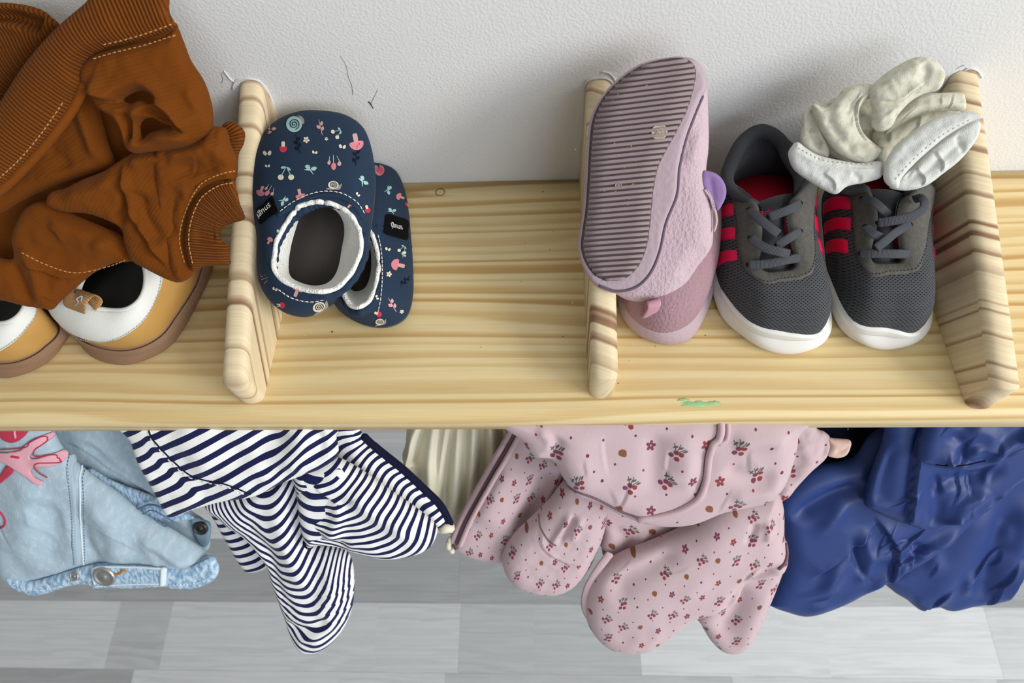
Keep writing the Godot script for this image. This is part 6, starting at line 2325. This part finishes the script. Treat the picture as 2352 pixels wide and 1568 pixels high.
# Small flat prints laid on a slipper, cut out of cloth-thin sheets
func print_on(t: Node3D, sk: Shell, kind: String, x: float, y: float, size: float, ang: float):
	var list := []
	match kind:
		"mushroom": list = [["print_pink", [-10, 0, -8, -7, 0, -11, 8, -7, 10, 0, 4, 2, -4, 2]], ["print_blush", [-2.5, 1, 2.5, 1, 3.2, 12, 0, 13, -3.2, 12]]]
		"toadstool": list = [["print_red", [-7, -2, -5, -8, 0, -10, 5, -8, 7, -2, 4, 2, -4, 2]], ["print_cream", [-2.6, 1, 2.6, 1, 3, 9, 0, 10, -3, 9]]]
		"leaves": list = [["print_mint", [-1, -2, -8, -6, -12, -1, -6, 2]], ["print_mint", [0, 0, 5, -6, 11, -5, 7, 2]], ["print_mint", [-12, 6, -4, 1, 0, 1.2, 8, 8, 7.4, 8.6, 0, 2.8, -4, 2.6]]]
		"sprig": list = [["print_blush", [-0.6, -14, 0.6, -14, 1.6, 14, 0.2, 14]], ["print_blush", [1, -8, 6, -12, 7, -6, 3, -3]], ["print_blush", [0, -2, -6, -6, -7, 0, -2, 3]], ["print_blush", [1, 3, 6, -1, 7, 5, 3, 8]]]
		"dark_sprig": list = [["print_dark", [-0.6, -18, 0.6, -18, 1.2, 18, -0.2, 18]], ["print_dark", [1, -10, 6, -13, 7, -8, 3, -5]], ["print_dark", [0, -4, -6, -7, -7, -2, -2, 1]], ["print_dark", [1, 3, 6, 0, 7, 5, 3, 8]], ["print_dark", [0, 9, -6, 6, -7, 11, -2, 14]]]
		"butterfly": list = [["print_cream", [0, 0, -5, -6, -9, -3, -7, 2, -3, 4]], ["print_cream", [1, 0, 5, -6, 9, -4, 8, 2, 4, 4]]]
		"blossom":
			for k in 5:
				var e := Vector2(5, 0).rotated(TAU * k / 5.0)
				list.append(["print_cream", ring_px(e.x, e.y, 3.4, 2.6, TAU * k / 5.0)])
			list.append(["print_pink", ring_px(0, 0, 2, 2, 0)])
		"cherries": list = [["print_cream", ring_px(-10, 9, 5.5, 5, 0)], ["print_cream", ring_px(9, 9, 5.5, 5, 0)], ["print_mint", [-9, 5, -1, -9, 0, -9, -8, 6]], ["print_mint", [9, 5, 1, -9, 0, -9, 8, 6]], ["print_mint", [0, -9, -6, -11, -10, -8, -5, -6]], ["print_mint", [1, -9, 6, -8, 9, -3, 4, -4]]]
		"bells": list = [["print_blush", [-14, 4, -10, -2, -6, 2, -8, 8, -12, 8]], ["print_pink", [-5, 10, 0, 4, 6, 8, 5, 18, 0, 21, -4, 17]], ["print_blush", [9, 6, 14, 0, 18, 6, 16, 11, 11, 11]], ["print_cream", [-10, -2, -9, -10, -8.4, -10, -9, -2]], ["print_cream", [0, 4, -0.6, -12, 0.2, -12, 1, 4]], ["print_cream", [13, 0, 8, -10, 8.7, -10, 14, 0]]]
		"snail_mint": list = [["print_taupe", [-4, -13, 8, -15, 15, -10, 16, -3, 12, -2, 8, -8]], ["print_mint", ring_px(0, 0, 13, 13, 0)]]
		"snail_pink": list = [["print_taupe", [-8, -10, -14, -10, -15, -2, -10, -3]], ["print_pink", ring_px(0, 0, 11, 13, 0)]]
		"snail_cream": list = [["print_taupe", [-14, 8, 14, 4, 17, -4, 19, -3, 17, 6, 12, 10, -12, 11]], ["print_cream", ring_px(0, 0, 12, 9, 0)]]
	var k := 0
	for q in list:
		k += 1
		put_flat(t, sk, q[1], M[q[0]], x, y, size, ang, 0.00018 + 0.00005 * k)
	if kind.begins_with("snail"):
		var sp := []
		for a in 26:
			var e := Vector2(1.0 + a * 0.33, 0).rotated(a * 0.55)
			sp.append(e.x)
			sp.append(e.y * (0.75 if kind == "snail_cream" else 1.0))
		var pts := PackedVector3Array()
		for i in range(0, sp.size(), 2):
			pts.append(on_shell(sk, Vector2(x, y) + Vector2(sp[i], sp[i + 1]).rotated(ang) * size) + sk_normal * 0.0004)
		part("print", tube(pts, PackedVector2Array([Vector2(0.00022 * size, 0.0001)]), 5, PackedVector3Array([sk_normal])), M.print_pink if kind == "snail_pink" and false else (M.print_red if kind == "snail_pink" else M.navy_twill), t)

var sk_normal := Vector3.UP

# The point of a shell that the photograph shows at a pixel (nearest grid point, then its neighbours)
func on_shell(sk: Shell, px: Vector2) -> Vector3:
	var best := 1e18
	var b := Vector3.ZERO
	var bi := 0
	var bj := 0
	for i in sk.n:
		for j in range(0, sk.nt, 2):
			var w: Vector3 = sk.rows[i][j]
			var d := proj(w).distance_squared_to(px) + w.distance_to(cam_pos) * 4000.0 * 0.0
			if d < best:
				best = d
				bi = i
				bj = j
	var t := float(bj) / (sk.nt - 1)
	var fi := float(bi) / sk.per
	var e := 0.25 / sk.per
	for it in 6:
		var w := proj(sk.at(fi, t))
		var du := (proj(sk.at(fi + e, t)) - proj(sk.at(fi - e, t))) / (2.0 * e)
		var t1 := minf(1.0, t + 0.02)
		var t0 := maxf(0.0, t - 0.02)
		var dv := (proj(sk.at(fi, t1)) - proj(sk.at(fi, t0))) / (t1 - t0)
		var det := du.cross(dv)
		if absf(det) < 1e-3:
			break
		var g := px - w
		fi += clampf(g.cross(dv) / det, -0.6, 0.6)
		t = clampf(t + clampf(du.cross(g) / det, -0.15, 0.15), 0.0, 1.0)
	sk_normal = sk.normal(fi, t)
	if sk_normal.dot(cam_pos - sk.at(fi, t)) < 0:
		sk_normal = -sk_normal
	return sk.at(fi, t)

func put_flat(t: Node3D, sk: Shell, shape: Array, m: Material, x: float, y: float, size: float, ang: float, lift: float):
	var outline := spline2(pv(shape), 3, true)
	var c := Vector2.ZERO
	for p in outline:
		c += p
	c /= outline.size()
	var c0 := on_shell(sk, Vector2(x, y) + c.rotated(ang) * size)
	var n0 := sk_normal
	var row := PackedVector3Array()
	var mid := PackedVector3Array()
	var side := PackedVector3Array()
	for p in outline:
		# the print lies in the cloth: follow its surface
		var w := on_shell(sk, Vector2(x, y) + p.rotated(ang) * size)
		row.append(w + sk_normal * lift)
		side.append(w - sk_normal * 0.0002)
	var cc := c0 + n0 * lift
	for i in row.size():
		mid.append(row[i].lerp(cc, 0.5))
	part("print", grid_mesh([mid, row], true, [], true), m, t)

func label_on(t: Node3D, sk: Shell, corners: Array, at: Vector2, along: Vector2, w: float):
	put_flat(t, sk, corners, M.black_label, 0, 0, 1.0, 0.0, 0.0012)
	var a := on_shell(sk, at)
	var n := sk_normal
	var x := (on_shell(sk, at + along * 12.0) - on_shell(sk, at - along * 12.0)).normalized()
	x = (x - n * x.dot(n)).normalized()
	var o := lettering("snugi", w, M.label_print, Basis(x, n.cross(x), n), a)
	o.name = "lettering"
	t.add_child(o, true)
	o.position = a + n * 0.0013 - t.position

func build_slippers():
	# the lower one, flat on the shelf
	var b := slipper("navy printed baby slipper underneath, showing right of the other one", Vector3(0, 0.003, 0), Vector3.UP,
		[865, 372, 840, 376, 812, 392, 790, 420, 775, 470, 762, 530, 756, 590, 756, 640, 764, 690, 790, 722, 838, 746, 890, 750, 932, 728, 948, 680, 949, 615, 944, 540, 938, 480, 928, 430, 905, 390],
		[838, 520, 826, 520, 815, 526, 805, 540, 797, 560, 790, 585, 786, 610, 784, 640, 788, 670, 800, 694, 822, 706, 845, 694, 858, 668, 866, 640, 870, 612, 868, 585, 862, 560, 855, 540, 847, 527],
		[0.036, 0.035, 0.034, 0.033, 0.032, 0.03, 0.03, 0.03, 0.031, 0.033, 0.034, 0.033, 0.031, 0.03, 0.03, 0.031, 0.033, 0.035, 0.036],
		[832, 540, 818, 548, 806, 570, 798, 600, 796, 630, 800, 655, 815, 668, 838, 660, 850, 630, 852, 590, 846, 556])
	for q in [["snail_pink", 872, 392, 0.95, 0.2], ["leaves", 892, 437, 0.9, 1.9], ["mushroom", 918, 452, 0.8, -1.2], ["leaves", 900, 484, 0.8, 0.3], ["toadstool", 935, 470, 0.6, -0.8], ["mushroom", 912, 608, 1.3, -1.35], ["blossom", 893, 630, 0.8, 0.0], ["butterfly", 890, 573, 0.7, 0.3], ["cherries", 925, 572, 0.7, 0.4], ["dark_sprig", 930, 645, 0.8, 0.8], ["sprig", 900, 700, 1.1, -0.5], ["blossom", 922, 715, 0.6, 0.3], ["toadstool", 868, 720, 0.9, 2.0], ["snail_pink", 868, 622, 0.7, 0.3], ["butterfly", 865, 683, 0.6, 1.2], ["snail_cream", 872, 738, 0.8, -0.2], ["bells", 850, 545, 0.5, 0.4], ["leaves", 926, 585, 0.6, 1.0]]:
		print_on(b[0], b[1], q[0], q[1], q[2], q[3], q[4])
	label_on(b[0], b[1], [886, 494, 910, 499, 934, 508, 934, 530, 932, 552, 905, 546, 880, 536, 883, 514], Vector2(908, 523), Vector2(-0.97, -0.22), 0.0105)
	edge_line(b[0], b[1], [866, 520, 890, 532, 915, 545, 944, 566])
	shell_stitch(b[0], b[1], [868, 540, 876, 580, 878, 630, 874, 680, 866, 722])
	# the upper one, its toe propped against the wall
	var n := Vector3(0, 0.92, 0.40).normalized()
	var a := slipper("navy printed baby slipper on top, its round toe propped against the wall", on_y(690, 722, 0.024), n,
		[735, 256, 690, 258, 645, 275, 612, 305, 592, 345, 584, 395, 582, 445, 588, 500, 598, 550, 600, 605, 606, 655, 625, 692, 660, 720, 705, 728, 745, 712, 782, 682, 815, 645, 838, 595, 848, 545, 855, 500, 861, 445, 861, 390, 852, 335, 832, 290, 790, 264],
		[738, 464, 722, 464, 707, 467, 693, 472, 682, 480, 672, 492, 663, 505, 650, 524, 640, 545, 632, 572, 628, 602, 638, 632, 668, 654, 712, 668, 752, 668, 785, 652, 808, 625, 824, 590, 830, 560, 826, 532, 816, 508, 802, 490, 786, 478, 768, 470, 752, 466],
		[0.026, 0.026, 0.026, 0.0255, 0.025, 0.025, 0.0245, 0.024, 0.024, 0.024, 0.025, 0.026, 0.027, 0.028, 0.028, 0.027, 0.026, 0.025, 0.024, 0.024, 0.0245, 0.025, 0.0255, 0.026, 0.026],
		[735, 474, 718, 476, 700, 486, 689, 505, 680, 530, 670, 565, 664, 605, 668, 634, 690, 648, 718, 655, 745, 652, 764, 638, 776, 612, 783, 575, 790, 535, 786, 505, 768, 482])
	for q in [["snail_mint", 676, 286, 1.4, 0.1], ["sprig", 736, 293, 1.1, -0.2], ["cherries", 776, 305, 0.85, 0.9], ["mushroom", 818, 328, 1.6, 2.95], ["sprig", 620, 298, 1.2, 0.9], ["toadstool", 651, 338, 1.25, 3.14], ["dark_sprig", 684, 330, 1.1, -0.2], ["blossom", 704, 322, 0.9, 0.2], ["butterfly", 614, 353, 1.1, 0.0], ["dark_sprig", 818, 358, 1.1, 0.1], ["butterfly", 723, 351, 0.7, 0.2], ["butterfly", 786, 338, 0.9, 0.2], ["bells", 766, 370, 1.0, 0.0], ["leaves", 714, 388, 1.2, 0.3], ["cherries", 658, 396, 1.25, 0.0], ["butterfly", 615, 382, 0.65, 0.0], ["leaves", 834, 416, 1.1, 1.0], ["snail_cream", 766, 425, 1.0, 0.05], ["mushroom", 600, 440, 1.0, 3.5], ["bells", 620, 435, 0.8, 0.6], ["leaves", 652, 462, 1.0, 2.4], ["mushroom", 690, 448, 1.1, 2.9], ["butterfly", 821, 447, 0.6, 0.9], ["toadstool", 843, 480, 0.9, 2.8], ["blossom", 712, 380, 0.1, 0.0], ["toadstool", 645, 700, 1.0, 1.6], ["mushroom", 684, 666, 1.2, 0.4], ["snail_cream", 732, 704, 1.2, -0.5], ["bells", 606, 640, 0.8, 1.3], ["mushroom", 620, 552, 0.7, 0.5], ["butterfly", 632, 664, 0.7, 0.4], ["sprig", 788, 660, 0.7, 0.7], ["leaves", 642, 532, 0.6, 0.4], ["snail_mint", 820, 620, 0.6, 0.4], ["blossom", 750, 320, 0.5, 0.1], ["mushroom", 805, 470, 0.7, 0.7]]:
		print_on(a[0], a[1], q[0], q[1], q[2], q[3], q[4])
	label_on(a[0], a[1], [593, 482, 608, 470, 627, 452, 634, 467, 640, 487, 622, 500, 602, 516, 597, 500], Vector2(610, 485), Vector2(-0.72, 0.69), 0.0105)
	edge_line(a[0], a[1], [640, 494, 665, 476, 700, 458, 740, 448, 780, 452, 812, 470, 832, 500, 846, 536])
	shell_stitch(a[0], a[1], [644, 486, 668, 468, 702, 450, 742, 440, 784, 444, 818, 464, 838, 494])
	shell_stitch(a[0], a[1], [640, 664, 672, 684, 715, 692, 756, 682, 790, 664])

func edge_line(t: Node3D, sk: Shell, px: Array):
	var pts := PackedVector3Array()
	var ups := PackedVector3Array()
	for p in spline2(pv(px), 5, false):
		pts.append(on_shell(sk, p))
		ups.append(sk_normal)
	part("vamp_edge", tube(pts, PackedVector2Array([Vector2(0.0013, 0.0009)]), 8, ups), M.navy_twill, t)

func shell_stitch(t: Node3D, sk: Shell, px: Array):
	var pts := PackedVector3Array()
	for p in spline2(pv(px), 6, false):
		pts.append(on_shell(sk, p) + sk_normal * 0.0005)
	tagged("stitching", dashes(pts, 0.00028, 0.002, 0.0007, func(_w): return Vector3.UP), M.white_thread, t)

func build_all():
	make_cloth_materials()
	make_shoe_materials()
	build_denim()
	build_striped()
	build_beige()
	build_pink()
	build_blue()
	build_sneakers()
	build_tan_shoes()
	build_boots()
	build_slippers()
	build_sweatshirt()
	build_socks()
